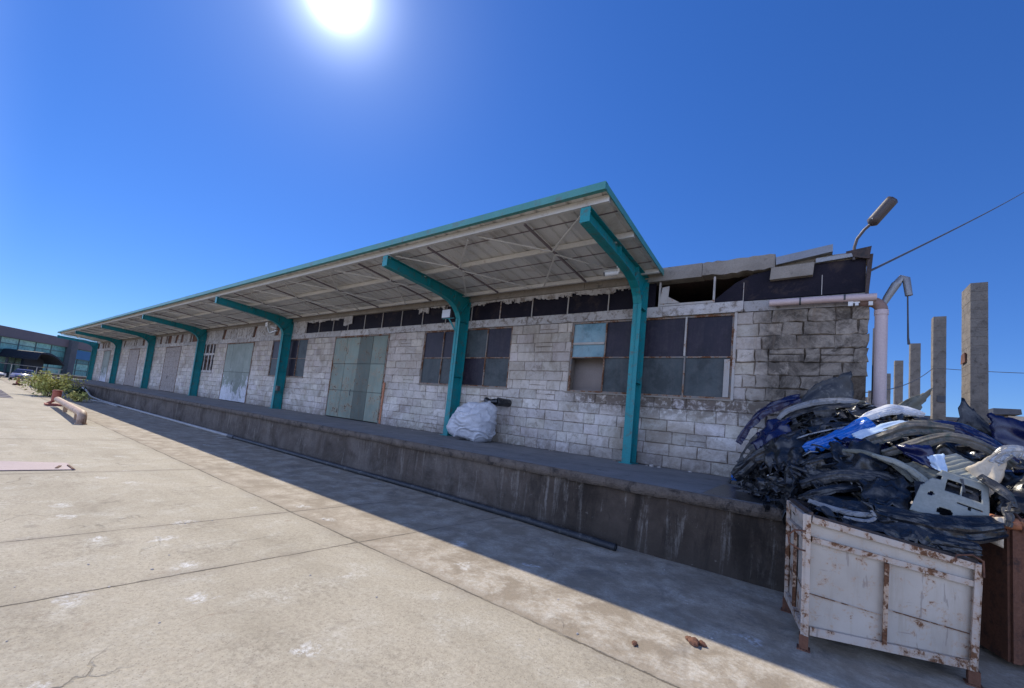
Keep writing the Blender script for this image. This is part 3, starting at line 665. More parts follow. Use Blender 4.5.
# cantilever frames
def frame_meshes():
    cm = MB()
    web = [(0, 9.715, 1.04), (0, 9.715, 4.78), (0, 9.28, 4.78), (0, 9.32, 1.04)]
    cm.prism([(-.006, y-9.3, z) for _, y, z in web], (.012, 0, 0))
    cm.strip([(0, .42, 1.04), (0, .42, 4.78)], .2, .014); cm.strip([(0, 0, 4.78), (0, .015, 1.04)], .2, .014)
    cm.box(-.15, .15, -.05, .44, 1.02, 1.04); 
    for z in (2.9, 4.7): cm.box(-.09, -.008, .02, .40, z, z+.012); cm.box(.008, .09, .02, .40, z, z+.012)
    bm = MB()
    low = [(-2.92, 5.45), (-1.37, 5.345), (-.80, 5.285), (-.46, 5.205), (-.23, 5.09), (-.09, 4.95), (0, 4.785)]
    upp = [(.42, 4.785), (.42, 5.54), (-2.94, 5.73)]
    bm.prism([(-.006, y, z) for y, z in low+upp], (.012, 0, 0))
    bm.strip([(0, y, z) for y, z in low], .2, .014)
    bm.strip([(0, .42, 5.545), (0, -2.94, 5.735)], .2, .014)
    bm.strip([(0, .425, 4.785), (0, .425, 5.53)], .2, .012)
    bm.box(-.1, .1, -2.955, -2.943, 5.455, 5.735)
    for y, z0, z1 in ((-1.40, 5.42, 5.64), (-.30, 5.235, 5.57)): bm.box(-.09, -.008, y, y+.012, z0, z1); bm.box(.008, .09, y, y+.012, z0, z1)
    bm.bar((-.05, .0, 4.9), (-.05, .40, 5.5), .08, .012); bm.bar((.05, .0, 4.9), (.05, .40, 5.5), .08, .012)
    return cm, bm
cm, bm_ = frame_meshes()
c0 = cm.build('column', 'teal', cn, loc=cc(CX[0], 9.3, 0)); b0 = bm_.build('beam', 'teal', c0)
for x in CX[1:]:
    c = c0.copy(); COL.objects.link(c); c.parent = cn; c.location = cc(x, 9.3, 0)
    d = b0.copy(); COL.objects.link(d); d.parent = c

# ------------------------------------------------------------------ fittings on the canopy / wall
def cctv(x, y, z, lab):
    t = thing('security_camera', lab, 'security camera', (x, y, z), R(200))
    q = MB(); q.tube([(0, 0, 0), (0, 0, .05)], .05, 14); q.tube([(0, 0, .0), (.0, -.02, -.06), (.02, -.10, -.09)], .028, 10); q.build('mount', 'camera', t)
    q = MB(); q.tube([(.02, -.06, -.08), (.30, .02, -.15)], .056, 14); q.bar((-.02, -.07, -.015), (.33, .03, -.10), .13, .012); q.build('body', 'camera', t)
    q = MB(); q.tube([(.301, .021, -.151), (.31, .023, -.153)], .044, 12); q.build('lens', 'cable', t)
cctv(-3.58, 8.35, 5.33, 'white bullet security camera under the nearest teal beam')
fl = thing('floodlight', 'small square white floodlight on the left side of the second teal column', 'floodlight', (-9.78, 9.2, 4.95))
q = MB(); q.box(-.20, .20, .0, .05, -.16, .14); q.build('housing', 'cable', fl)
q = MB(); q.box(-.18, .18, -.012, -.001, -.14, .12); q.build('lens', 'lampglass', fl)
q = MB(); q.bar((.12, .04, -.18), (.38, .1, -.55), .04, .04); q.bar((-.15, .03, -.17), (.36, .03, -.17), .03, .02); q.build('bracket', 'teal', fl)
fl2 = thing('broken_bracket', 'bent pale lamp bracket hanging beside the third teal column', 'bracket', (-22.4, 9.2, 4.9))
q = MB(); q.bar((-.5, 0, .35), (-.05, 0, -.1), .1, .05); q.bar((-.05, 0, -.1), (.55, .05, .0), .07, .05); q.bar((.0, 0, .2), (.5, .05, .1), .06, .04); q.build('arm', 'camera', fl2)
q = MB(); q.box(-.6, -.35, -.05, .06, .25, .45, j=.02); q.build('lamp', 'camera', fl2)
jb = thing('junction_box', 'small dark junction box low on the third teal column', 'junction box', (-21.0, 9.34, 2.02))
q = MB(); q.box(-.1, .1, -.06, .06, -.12, .12); q.build('box', 'cable', jb)
q = MB(); q.box(-.085, .085, -.075, -.062, -.105, .105); q.build('cover', 'dgrey', jb)

# downpipe and gutter at the corner
dp = thing('downpipe', 'thick pale pink downpipe at the broken right corner of the warehouse', 'pipe', (.92, 9.75, 0))
q = MB(); q.tube([(0, 0, .9), (0.01, 0, 3), (.01, 0, 4.42)], .092, 20); q.build('pipe', 'pink', dp)
arc = [(.01+(-.17)*(1-math.cos(a)) if False else .01-.17+.17*math.cos(a), 0, 4.42+.17*math.sin(a)) for a in [R(x) for x in range(0, 91, 15)]]
q = MB(); q.tube(arc+[(-.30, 0, 4.60)], .094, 18); q.build('elbow', 'rustcap', dp)
q = MB(); q.tube([(.01, 0, 4.33), (.01, 0, 4.42)], .102, 18); q.tube([(.01, 0, 2.7), (.01, 0, 2.78)], .10, 18); q.build('collar', 'pink', dp)
gp = thing('gutter_pipe', 'pale pink pipe running level below the dark panels at the wall end', 'pipe', (0, 9.62, 0))
q = MB(); q.tube([(-.80, 0, 4.66), (.1, -.005, 4.655), (.85, 0, 4.64)], .068, 18, hollow=1); q.build('pipe', 'pink', gp)
q = MB()
for x in (-.3, .38): q.tube([(x, 0, 4.655), (x+.03, 0, 4.655)], .074, 18); q.bar((x+.015, 0, 4.73), (x+.015, .13, 4.75), .02, .02)
q.build('clamp', 'cable', gp)
q = MB(); q.box(.45, .52, -.02, .03, 4.50, 4.58); q.box(.55, .60, -.02, .03, 4.50, 4.56); q.box(.74, .80, -.02, .03, 4.49, 4.56); q.box(.45, .62, .0, .03, 4.55, 4.60); q.build('bracket', 'camera', gp)
# street lamp on the roof corner
rl = thing('roof_lamp', 'brown lamp on a curved arm rising from the roof corner', 'lamp', (.52, 9.72, 5.42))
q = MB(); q.tube([(0, 0, 0), (.005, 0, .25), (.04, -.02, .40), (.14, -.05, .55), (.22, -.08, .62)], .026, 10); q.build('arm', 'lamphead', rl)
q = MB()
def lh(u, v):
    a = v*2*math.pi; L_ = lerp(.0, .48, min(max((u-.08)/.84, 0), 1)); wv = (.06 if u < .12 else .125)*(1 if 0 < u < 1 else .01); hv = wv*.8; a = a+.35*math.sin(4*a)*.5
    c_ = Vector((.22, -.08, .62))+Vector((.55, -.12, .72)).normalized()*L_
    return c_+Vector((.8, .0, -.6)).normalized()*math.cos(a)*hv+Vector((0, 1, 0))*math.sin(a)*wv
q.grid(lh, 12, 12); q.build('head', 'lamphead', rl)
q = MB(); c_ = Vector((.22, -.08, .62))+Vector((.55, -.12, .72)).normalized()*.05; q.tube([c_+Vector((-.05, -.03, .02)), c_+Vector((.0, -.11, .02))], .02, 8); q.build('knuckle', 'camera', rl)
# bent duct with hanging cable
bd = thing('bent_duct', 'bent grey sheet duct standing above the downpipe with a cable dangling', 'duct', (.98, 9.95, 4.6))
q = MB(); q.tube([(0, 0, 0), (.05, 0, .12), (.17, 0, .36)], [.05, .06, .07], 8); q.tube([(.17, 0, .35), (.24, 0, .48), (.30, 0, .44), (.34, 0, .12)], [.07, .05, .06, .055], 7); q.build('duct', 'flash', bd)
q = MB(); q.tube([(.32, 0, .18), (.33, .01, -.3), (.335, 0, -.66), (.345, -.01, -.78)], [.012, .013, .016, .022], 6); q.build('cable', 'cable', bd)

# wires
def wire(P0, P1, sag, r, lab):
    q = MB(); P0 = Vector(P0); P1 = Vector(P1)
    q.tube([P0.lerp(P1, i/20)-Vector((0, 0, sag*4*(i/20)*(1-i/20))) for i in range(21)], r, 6)
    return tag(q.build('overhead_wire', 'cable'), lab, 'wire', 'overhead wires')
wire((.76, 9.8, 5.2), (11.6, 42, 21.1), .08, .022, 'thick wire rising to the upper right corner from the warehouse corner')
wire((.76, 12.5, 3.2), (3.78, 23.1, 5.45), .25, .012, 'thin sagging wire between the wall end and the second pillar')
wire((3.9, 23.0, 5.45), (8.6, 21.5, 5.1), .1, .012, 'thin level wire running right from behind the tallest pillar')
po = MB(); po.tube([(1.55, 18, 0), (1.56, 18, 6.0)], .05, 8); po = tag(po.build('thin_pole', 'cable'), 'thin dark pole just left of the pink downpipe', 'pole')

# ------------------------------------------------------------------ concrete pillars
PL = ['tallest and nearest concrete pillar, sunlit along its left face', 'second concrete pillar from the right, with a dark patch low down', 'third concrete pillar from the right',
      'fourth concrete pillar from the right', 'fifth and narrow concrete pillar just right of the pink downpipe', 'sixth concrete pillar, mostly behind the pink downpipe', 'seventh concrete pillar left of the pink downpipe, only its head showing', 'farthest short pillar left of the pink downpipe']
for i, lab in enumerate(PL):
    y = 18.21+4.92*i; x = 3.80; wd_ = .37 if i == 0 else .37; dp_ = .95 if i == 0 else .40; h = 7.39-.02*i; hh = [7.39, 7.6, 7.5, 7.47, 7.4, 7.25, 7.3, 7.2][i]
    t = thing('concrete_pillar', lab, 'pillar', (x, y, 0), 0, 'row of bare precast concrete pillars')
    q = MB(); n_ = 26
    for k in range(n_):
        z0 = hh*k/n_; z1 = hh*(k+1)/n_; j = random.uniform(-.003, .003)
        q.box(0+j, wd_+j, 0+j, dp_, z0+.004, z1-.003, 0, random.uniform(.93, 1.05))
    q.box(.01, wd_-.01, .01, dp_-.01, 0, hh-.01)
    q.build('shaft', 'pillar', t)
    if i in (1, 2):
        q = MB(); q.box(.12, .36, -.03, -.005, 4.1, 4.36); q.build('socket', 'cable', t)
    if i == 0:
        q = MB(); q.box(-.05, -.005, .35, .8, 4.95, 5.25, 0, 1, .01); q.build('corbel', 'rust', t)

# ------------------------------------------------------------------ far right buildings
rb = thing('ruined_building', 'cream ruin with square openings at the right edge of the photo', 'building', (10.5, 34, 0))
q = MB()
for x0, x1, z0, z1 in ((-2.0, -1.2, 0, 4.6), (-1.2, 5, 3.95, 4.6), (-1.2, 5, 0, 2.6), (.1, .5, 2.6, 3.95)): q.box(x0, x1, 0, 4, z0, z1, 0, 1, .02)
q.box(-5.5, -2.0, .5, 4, 0, 4.15); q.build('wall', 'farwall', rb)
q = MB(); q.box(-5.7, -2.0, .2, 4, 4.16, 4.36); q.box(-2.6, -1.6, -.2, 1, 4.65, 4.95, j=.05); q.build('roof', 'cable', rb)

# ------------------------------------------------------------------ bulk bag and blower on the wall
bg_ = thing('bulk_bag', 'stuffed white woven bag beside the second teal column', 'bag', (-7.86, 8.95, 1.02))
q = MB()
def bagf(u, v):
    a = u*2*math.pi; ph = v*math.pi
    r = math.sin(ph)**.55 if 0 < v < 1 else 0
    z = .50-.50*math.copysign(abs(math.cos(ph))**.8, math.cos(ph))
    x = math.cos(a)*r*.76*(1-.16*z); y = math.sin(a)*r*.60
    p = Vector((x, y, z))
    rg = 1-abs(noise.noise(Vector((x*1.3+.6*z, y*1.6+5, z*4.2+.8*noise.noise(Vector((x*3, y*3, z*3)))))))*2.4
    rg2 = 1-abs(noise.noise(Vector((x*4.1, y*4.5+9, z*7))))*2.2
    d = noise.noise(Vector((x*1.9, y*1.9, z*1.9)))*.13+max(rg, 0)**3*.055+max(rg2, 0)**3*.02-.02
    if z > .72: d += .16*max(0, 1-((x-.22)**2+y*y)*6)
    p += Vector((x, y, (z-.5)*.7)).normalized()*d if p.length > .01 else Vector((0, 0, 0))
    p.z = max(p.z+(.06 if x > .3 and z > .8 else 0), 0.004)
    return p
q.grid(bagf, 130, 90); q.build('sack', 'bag', bg_)
q = MB()
for k in range(9):
    a = k*.7; q.tube([(.30+.05*math.cos(a), .0+.05*math.sin(a), .98), (.30+.16*math.cos(a), .1*math.sin(a), 1.12+.03*math.sin(3*a)), (.32+.26*math.cos(a), .2*math.sin(a), 1.08)], [.05, .035, .01], 6)
q.build('gathered_neck', 'beige', bg_)
vt = thing('wall_blower', 'black pipe end sticking out of the block wall above the white bag', 'pipe', (-7.35, 9.74, 2.2))
q = MB(); q.tube([(.05, .05, 0), (.05, -.30, .0), (-.02, -.42, .0)], [.12, .12, .13], 14); q.build('outlet', 'black', vt)
q = MB(); q.tube([(-.02, -.36, 0), (-.32, -.40, -.02), (-.48, -.38, .02)], [.10, .085, .10], 12); q.build('elbow', 'black', vt)

# ------------------------------------------------------------------ things on the ground
q = MB(); P = [(-2.31, 6.10, .055), (-4, 6.22, .055), (-6.55, 6.30, .055), (-11.2, 6.27, .055), (-17, 6.24, .055)]
hp = thing('ground_hose', 'long dark pipe lying along the foot of the loading dock', 'pipe', (-2.31, 6.1, 0))
def rel(P, o): return [(a-o[0], b_-o[1], c) for a, b_, c in P]
q.tube(rel(P, (-2.31, 6.1)), .055, 12, cap=False); q.tube(rel([(-2.35, 6.1, .055), (-2.30, 6.1, .055)], (-2.31, 6.1)), .04, 10, mi=0); q.build('near_length', 'pipe_dark', hp)
q = MB(); q.tube(rel([(-17, 6.24, .055), (-24, 6.2, .06), (-32, 6.15, .06), (-38, 6.05, .07), (-41, 5.9, .2), (-44, 6.0, .55), (-47, 6.2, .6)], (-2.31, 6.1)), .06, 10); q.build('far_length', 'pipe_pale', hp)
q = MB(); q.tube(rel([(-17.3, 6.24, .055), (-16.8, 6.24, .055)], (-2.31, 6.1)), .075, 12); q.build('coupling', 'cable', hp)
hp2 = MB(); hp2.tube([(-39.5, 5.6, .05), (-36, 5.95, .05), (-33, 5.9, .05)], .045, 8); tag(hp2.build('loose_pipe', 'pipe_pale'), 'short pale pipe lying by the far end of the dock', 'pipe')
gpi = thing('gas_pipe', 'cream pipe on low supports with a down-turned elbow on the yard', 'pipe', (-21.2, 2.9, 0))
q = MB(); q.tube([(0, 0, .36), (-4, .15, .36), (-9, .3, .38)], .125, 18); q.build('pipe', 'gaspipe', gpi)
q = MB(); q.tube([(0, 0, .36), (.17, -.01, .34), (.31, -.02, .24), (.36, -.02, .02)], .13, 18, cap=False); q.tube([(.35, -.02, .0), (.35, -.02, .05)], .16, 18); q.build('elbow', 'gaspipe', gpi)
q = MB()
for x in (-1.6, -5.5): q.box(x-.06, x+.06, -.02-x*.03, .12-x*.03, 0, .26)
q.build('support', 'gaspipe', gpi)
rp = thing('red_post', 'short faded red post at the far end of the cream pipe', 'post', (-31.2, 3.25, 0))
q = MB(); q.tube([(0, 0, .25), (0, 0, .74)], .17, 12); q.tube([(0, 0, .74), (0, 0, .8)], [.2, .16], 12); q.build('post', 'redpaint', rp)
q = MB(); q.box(-.3, .3, -.35, .3, 0, .10, j=.02); q.tube([(-.1, -.3, .05), (0, 0, .3)], .06, 8); q.build('foot', 'redpaint', rp)
rp2 = thing('marker_post', 'tiny red post on the far yard in front of the silver car', 'post', (-61, 3.7, 0))
q = MB(); q.tube([(0, 0, .0), (0, 0, .75)], [.14, .1], 10); q.build('post', 'redpaint', rp2)
q = MB(); q.box(-.4, .4, -.3, .3, 0, .12, j=.03); q.build('foot', 'rust', rp2)
pt = thing('steel_plate', 'pinkish steel sheet lying flat on the concrete at the left edge', 'metal sheet', (-11.6, 1.0, 0))
q = MB(); V = [(-12.6, .1), (-11.35, -.1), (-11.08, 1.58), (-11.9, 1.56)]
q.prism([(x+11.6, y-1.0, .006) for x, y in V], (0, 0, .012)); q.build('sheet', 'plate', pt)
q = MB(); q.bar((.52, .55, .026), (.05, .53, .030), .03, .012); q.bar((.35, .35, .026), (.12, .42, .03), .04, .012); q.build('hinge', 'rust', pt)
gr = thing('drain_grate', 'dark slatted grate in the yard at the far left edge', 'grate', (-41, 1.8, 0))
q = MB(); q.box(-5.5, 5, -1.2, .35, .002, .008); q.build('pit', 'darkground', gr)
q = MB()
for i in range(6): q.box(-5.5+i*2, -5.0+i*2, -1.2, .33, .010, .03)
q.build('slat', 'hallclad', gr)
# small rubble
def stone(x, y, z, s, mt, lab, grp):
    q = MB()
    def f(u, v):
        a = u*2*math.pi; p = Vector((math.cos(a)*math.sin(v*math.pi), math.sin(a)*math.sin(v*math.pi), math.cos(v*math.pi)))
        return p*s*(1+.5*noise.noise(p*1.7+Vector((x*7, y*3, 0))))*1
    q.grid(f, 10, 7, sm=False); o = q.build('rubble_piece', mt, loc=(x, y, z+s*.35)); o.scale = (1.3, .9, .55); o.rotation_euler = (0, 0, x*9); return tag(o, lab, 'rubble', grp)
for dx, dy, s in ((0, 0, .05), (.06, .03, .035), (-.05, .04, .03)): stone(-.80+dx, 4.15+dy, 0, s, 'rust', 'brown clod in the small heap near the shadow edge in front of the white bin', 'brown clods near the bin')
stone(-1.18, 3.72, 0, .028, 'rust', 'small brown clod on the sunlit yard left of the clod heap', None)
stone(-2.9, 9.45, ZD, .06, 'plaster', 'white lump on the deck just right of the nearest teal column', None)
stone(-2.75, 9.5, ZD, .035, 'plaster', 'small white lump on the deck beside the larger white lump', None)
for i in range(26):
    x = random.uniform(-7, .4); y = random.uniform(.4, 6.2); stone(x, y, 0, random.uniform(.005, .011), 'plaster', 'tiny pale chip scattered on the concrete yard', 'tiny chips scattered on the yard')
for i in range(16):
    x = random.uniform(-12, -.5); stone(x, random.uniform(9.2, 9.68), ZD, random.uniform(.015, .035), random.choice(['concrete', 'plaster', 'brick']), 'small crumb of masonry at the foot of the block wall', 'masonry crumbs along the wall foot')

# ------------------------------------------------------------------ bushes
def bush(name, x, y, rx, ry, h, n, mt, lab, leafs=.11, seed=1):
    rnd = random.Random(seed); t = thing(name, lab, 'bush', (x, y, 0))
    st = MB(); lf = MB()
    for k in range(26):
        a = rnd.uniform(0, 2*math.pi); rr = rnd.uniform(.3, 1); e = Vector((math.cos(a)*rx*rr, math.sin(a)*ry*rr, h*rnd.uniform(.55, 1.0)*(1.1-.5*rr)))
        mid = Vector((e.x*.4, e.y*.4, e.z*.6)); P = [Vector((e.x*.1, e.y*.1, 0)), mid, e]; st.tube(P, [.03, .018, .006], 5)
        for i in range(n//26):
            s_ = rnd.uniform(.25, 1.05); p = (P[0].lerp(mid, s_*2) if s_ < .5 else mid.lerp(e, s_*2-1))+Vector([rnd.gauss(0, .13) for _ in range(3)])*rx*.55
            p.z = max(p.z, .03); u = Vector([rnd.gauss(0, 1) for _ in range(3)]).normalized(); v_ = u.cross(Vector([rnd.gauss(0, 1) for _ in range(3)])).normalized()
            L_ = leafs*rnd.uniform(.6, 1.3)
            lf.add([p-u*L_, p+v_*L_*.35, p+u*L_, p-v_*L_*.35], [(0, 1, 2, 3)], 0, rnd.uniform(.55, 1.5))
    st.build('stems', 'stem', t); lf.build('foliage', mt, t)
bush('bush', -41.5, 3.9, 2.0, 1.5, 2.0, 2100, 'leaf', 'bright yellow-green bush at the far end of the yard', .11, 3)
bush('bush', -45, 5.6, 1.8, .5, .7, 1200, 'leafdark', 'dark low bush in shade against the far end of the dock', .12, 5)
bush('bush', -36.8, 4.7, .9, .7, .7, 500, 'leaf', 'small yellow-green tuft at the foot of the bright bush', .09, 8)
bush('shrub', -78, .2, 1.6, 1.2, 2.4, 900, 'leafdark', 'dark green shrub by the glass hall at the left edge', .2, 9)

# ------------------------------------------------------------------ far hall
A0 = Vector((-96, 3.4, 0)); A1 = Vector((-106.5, 11.9, 0)); dd = (A1-A0).normalized(); ang = math.atan2(dd.y, dd.x)
hl = thing('glass_hall', 'modern hall with green glazing and mauve-grey roof band at the far left', 'building', A0, ang)
# local: x along facade to the right, y into the building is -normal... camera side is +y here if rotated; compute
side = 1 if (Vector((0, 0, 0))-A0).dot(Vector((-math.sin(ang), math.cos(ang), 0))) > 0 else -1
def F_(d): return d*side          # outward towards the camera
q = MB(); q.box(-25, 40, min(F_(.3), F_(-12)), max(F_(.3), F_(-12)), 5.9, 7.4); q.build('roof_band', 'hallclad', hl)
q = MB(); q.box(-25, 40, min(F_(-.6), F_(-11)), max(F_(-.6), F_(-11)), 0, 5.9); q.build('core', 'hg2', hl)
q = MB(); q.box(-25, 40, min(F_(.05), F_(-.5)), max(F_(.05), F_(-.5)), 0, .7); q.build('plinth', 'hallpier', hl)
zr = [.72, 2.1, 3.3, 4.0, 5.0, 5.88]; xg = -24.0
while xg < 38:
    for r_, (za, zb) in enumerate(zip(zr, zr[1:])):
        if xg < -6 or xg > 26: 
            if r_ > 0: continue
            za, zb = .72, 5.88
        q = MB(); q.box(xg+.06, xg+2.94, min(F_(-.1), F_(-.06)), max(F_(-.1), F_(-.06)), za+.05, zb-.05); q.build('window', random.choice([['hg0', 'hg3'], ['hg3', 'hg1'], ['hg2', 'hg4', 'hg2'], ['hg1', 'hg3', 'hg0'], ['hg0', 'hg1', 'hg3']][r_]), hl)
    xg += 3
q = MB()
for xg in [-24+3*i for i in range(21)]: q.box(xg-.06, xg+.06, min(F_(-.06), F_(.02)), max(F_(-.06), F_(.02)), .7, 5.9)
for z_ in zr[1:]: q.box(-24, 37, min(F_(-.055), F_(-.0)), max(F_(-.055), F_(-.0)), z_-.05, z_+.05)
q.build('mullion', 'mullion', hl)
q = MB(); q.box(11.9, 13.3, min(F_(.1), F_(.8)), max(F_(.1), F_(.8)), 0, 7.2); q.build('pier', 'hallpier', hl)
q = MB(); q.box(14.0, 17.6, min(F_(.1), F_(.2)), max(F_(.1), F_(.2)), 4.1, 5.7, ); q.build('sign_board', 'bluesign', hl)
aw = thing('entrance_awning', 'dark curved awning over the entrance of the glass hall', 'awning', A0+dd*2.6+Vector((-math.sin(ang), math.cos(ang), 0))*side*2, ang)
q = MB()
for i in range(10):
    xa, xb = -2.4+.52*i, -1.88+.52*i; za, zb = 4.0-.03*(i-3)**2-(.8 if i == 0 else 0), 4.0-.03*(i-2)**2
    q.hexa([(xa, -2.5, za), (xb, -2.5, zb), (xa, 2, za), (xb, 2, zb), (xa, -2.5, za+.25), (xb, -2.5, zb+.25), (xa, 2, za+.25), (xb, 2, zb+.25)])
q.build('roof', 'awning', aw)
q = MB(); q.box(-1.2, 2.3, -.2, .2, .3, 3.7); q.build('interior_shade', 'awning', aw)  # dark sheet standing in for the shaded interior of the entrance
for x in (-1.8, 2.5): q = MB(); q.box(x-.12, x+.12, 1.3, 1.5, 0, 3.0); q.build('post', 'hallpier', aw)
# railing in front of it
fn = thing('railing', 'pale horizontal railing between the awning and the bright bush', 'railing', (-80, 5, 0), R(140))
q = MB(); q.bar((-6, 0, 2.0), (6, 0, 1.9), .05, .06); q.build('rail', 'fence', fn)
for x in (-5, -1.5, 2, 5.5):
    q = MB(); q.box(x-.03, x+.03, -.03, .03, 0, 1.93); q.build('post', 'fence', fn)
wl = thing('boundary_wall', 'low dark wall with pale coping beyond the far end of the dock', 'wall', (-75, 11, 0), R(95))
q = MB(); q.box(-5, 9, -.12, .12, 0, 1.25); q.build('wall', 'deckedge', wl)
q = MB(); q.box(-5.1, 9.1, -.16, .16, 1.254, 1.36); q.build('coping', 'fence', wl)
# car
def car(x, y, rz, lab, mt):
    t = thing('parked_car', lab, 'car', (x, y, 0), rz)
    q = MB()
    sec = [(-2.1, .45, .62, .80), (-2.0, .3, .80, .86), (-1.1, .25, .95, .9), (.0, .25, .98, .9), (1.2, .25, .92, .9), (1.9, .3, .78, .86), (2.1, .4, .62, .78)]
    V = []
    for s_, z0, z1, hw in sec: V += [(s_, -hw, z0), (s_, -hw*1.02, (z0+z1)/2), (s_, -hw*.9, z1), (s_, hw*.9, z1), (s_, hw*1.02, (z0+z1)/2), (s_, hw, z0)]
    n = len(sec); F = [(0, 1, 2, 3, 4, 5)[::-1], tuple(6*(n-1)+k for k in range(6))]
    for i in range(n-1):
        for k in range(6): F.append((6*i+k, 6*i+(k+1) % 6, 6*i+6+(k+1) % 6, 6*i+6+k))
    q.add(V, F, 0, 1., True)
    q.hexa([(-1.0, -.62, 1.36), (.5, -.62, 1.38), (-1.0, .62, 1.36), (.5, .62, 1.38), (-.9, -.58, 1.44), (.4, -.58, 1.46), (-.9, .58, 1.44), (.4, .58, 1.46)]); q.build('body', mt, t)
    q = MB(); q.hexa([(-1.7, -.8, .94), (1.25, -.8, .94), (-1.7, .8, .94), (1.25, .8, .94), (-1.05, -.62, 1.37), (.5, -.62, 1.39), (-1.05, .62, 1.37), (.5, .62, 1.39)]); q.build('windows', 'carglass', t)
    for sx in (-1.3, 1.3):
        for sy in (-.82, .82):
            q = MB(); q.tube([(sx, sy-.1, .32), (sx, sy+.1, .32)], .32, 16); wq = q.build('wheel', 'tyre', t)
            q = MB(); q.tube([(sx, sy-.11, .32), (sx, sy+.11, .32)], .18, 12); q.build('rim', 'silver', wq)
    for sy in (-.62, .62):
        q = MB(); q.box(2.0, 2.1, sy-.17, sy+.17, .62, .76); q.build('headlight', 'headlight', t)
    q = MB(); q.box(2.06, 2.12, -.4, .4, .42, .58); q.build('grille', 'cable', t)
car(-83, 5.4, R(-12), 'silver-blue car parked facing us before the dark awning', 'carpaint')
car(-80, 1.6, R(60), 'white car at the very left edge by the glass hall', 'white')

# ------------------------------------------------------------------ white bin
bn = thing('waste_bin', 'scratched white steel bin on legs, rust-streaked, heaped with car parts', 'bin', (-.02, 4.86, 0))
o3 = Vector((-.02, 4.86, 0))
FL = (Vector((-.02, 4.86, .13)), Vector((-.03, 4.86, 1.20))); FR = (Vector((1.13, 5.33, .12)), Vector((1.165, 5.34, .985)))
RL = (Vector((-.19, 5.76, .14)), Vector((-.20, 5.76, 1.20))); RR = (Vector((.95, 6.24, .12)), Vector((.97, 6.25, 1.02)))
for P_ in (FL, FR, RL, RR):
    for v_ in P_: v_ -= o3
def wallpanel(A, B, nrm, name, mid=True):
    """panel between post A (bottom,top) and B with raised rails"""
    q = MB(); n = nrm*.012
    def pt(u, v): 
        p = A[0].lerp(B[0], u).lerp(A[1].lerp(B[1], u), v); return p
    def f(u, v):
        return pt(u, v)-nrm*(.018+.010*noise.noise(Vector((u*3, v*3, nrm.x)))+.004*noise.noise(Vector((u*11, v*9, 2))))
    q.grid(f, 24, 20); o = q.build(name, 'bin', bn, solid=.004)
    r = MB()
    def one(*a_, nm='rail', mt_='binrail'):
        nonlocal r
        r = MB(); rail(*a_); r.build(nm, mt_, o)
    def rail(u0, v0, u1, v1, w_=.035, d=.022): r.bar(pt(u0, v0)+nrm*d*.3, pt(u1, v1)+nrm*d*.3, d*1.6, w_*2) if abs(u1-u0) > abs(v1-v0) else r.bar(pt(u0, v0)+nrm*d*.3, pt(u1, v1)+nrm*d*.3, w_*2, d*1.6)
    one(.03, .04, .97, .04); one(.03, .80, .97, .80, .024); one(.03, .965, .97, .965, .028)
    one(.012, 0, .012, 1, .036, nm='corner_post', mt_='binrail'); one(.988, 0, .988, 1, .036, nm='corner_post', mt_='binrail')
    if mid: r = MB(); r.bar(pt(.49, .07)+nrm*.006, pt(.49, .77)+nrm*.006, .07, .03); r.build('middle_post', 'binrust', o)
    for u0, v0, u1, v1 in ((.03, .34, .47, .30), (.51, .36, .97, .32)): r = MB(); r.bar(pt(u0, v0)-nrm*.004, pt(u1, v1)-nrm*.004, .006, .008); r.build('weld_line', 'binrust', o)
    return o
nF = Vector((FR[0].y-FL[0].y, -(FR[0].x-FL[0].x), 0)).normalized(); nL = Vector((-(RL[0].y-FL[0].y), RL[0].x-FL[0].x, 0)).normalized()
wallpanel(FL, FR, nF, 'front_panel'); wallpanel(RL, FL, nL, 'side_panel'); wallpanel(RR, RL, -nF, 'back_panel'); wallpanel(FR, RR, -nL, 'side_panel')
q = MB(); q.add([FL[0], FR[0], RR[0], RL[0]], [(0, 1, 2, 3)]); q.build('floor', 'bindark', bn, solid=.01)
for P_ in (FL, FR, RL, RR):
    q = MB(); p = P_[0]; q.hexa([(p.x-.035+a*.07, p.y-.035+c*.07, 0 if z_ == 0 else p.z) for z_ in (0, 1) for c in (0, 1) for a in (0, 1)]); q.box(p.x-.05, p.x+.05, p.y-.05, p.y+.05, 0, .012); q.build('leg', 'rust', bn)
q = MB()
hp_ = FL[0].lerp(FL[1], .86); q.tube([hp_+nF*.03, hp_+nL*.10+nF*.02+Vector((0, 0, -.01)), hp_+nL*.14+Vector((0, 0, -.07)), hp_+nL*.13+Vector((0, 0, -.14)), hp_+nL*.05+nF*.02+Vector((0, 0, -.18)), hp_+nF*.03+Vector((.02, 0, -.18))], .008, 8)
q.build('handle', 'rust', bn)
q = MB(); hq = FR[1]
q.tube([hq+Vector((-.16, -.08, -.02)), hq+Vector((-.15, -.09, .05)), hq+Vector((-.05, -.05, .07)), hq+Vector((.02, -.02, .03)), hq+Vector((.02, -.03, -.1))], .009, 8); q.build('handle', 'rust', bn)
# scorched inner lip board
q = MB(); a, c = FL[1]-nF*.04, FR[1]-nF*.04; q.bar(a+Vector((0, 0, -.02)), c+Vector((0, 0, -.01)), .05, .06); a2, c2 = RL[1]+nF*.02, RR[1]+nF*.02; q.bar(a2, c2, .05, .05); q.bar(FL[1]-nL*.03, RL[1]-nL*.03, .04, .05); q.build('rim', 'bindark', bn)

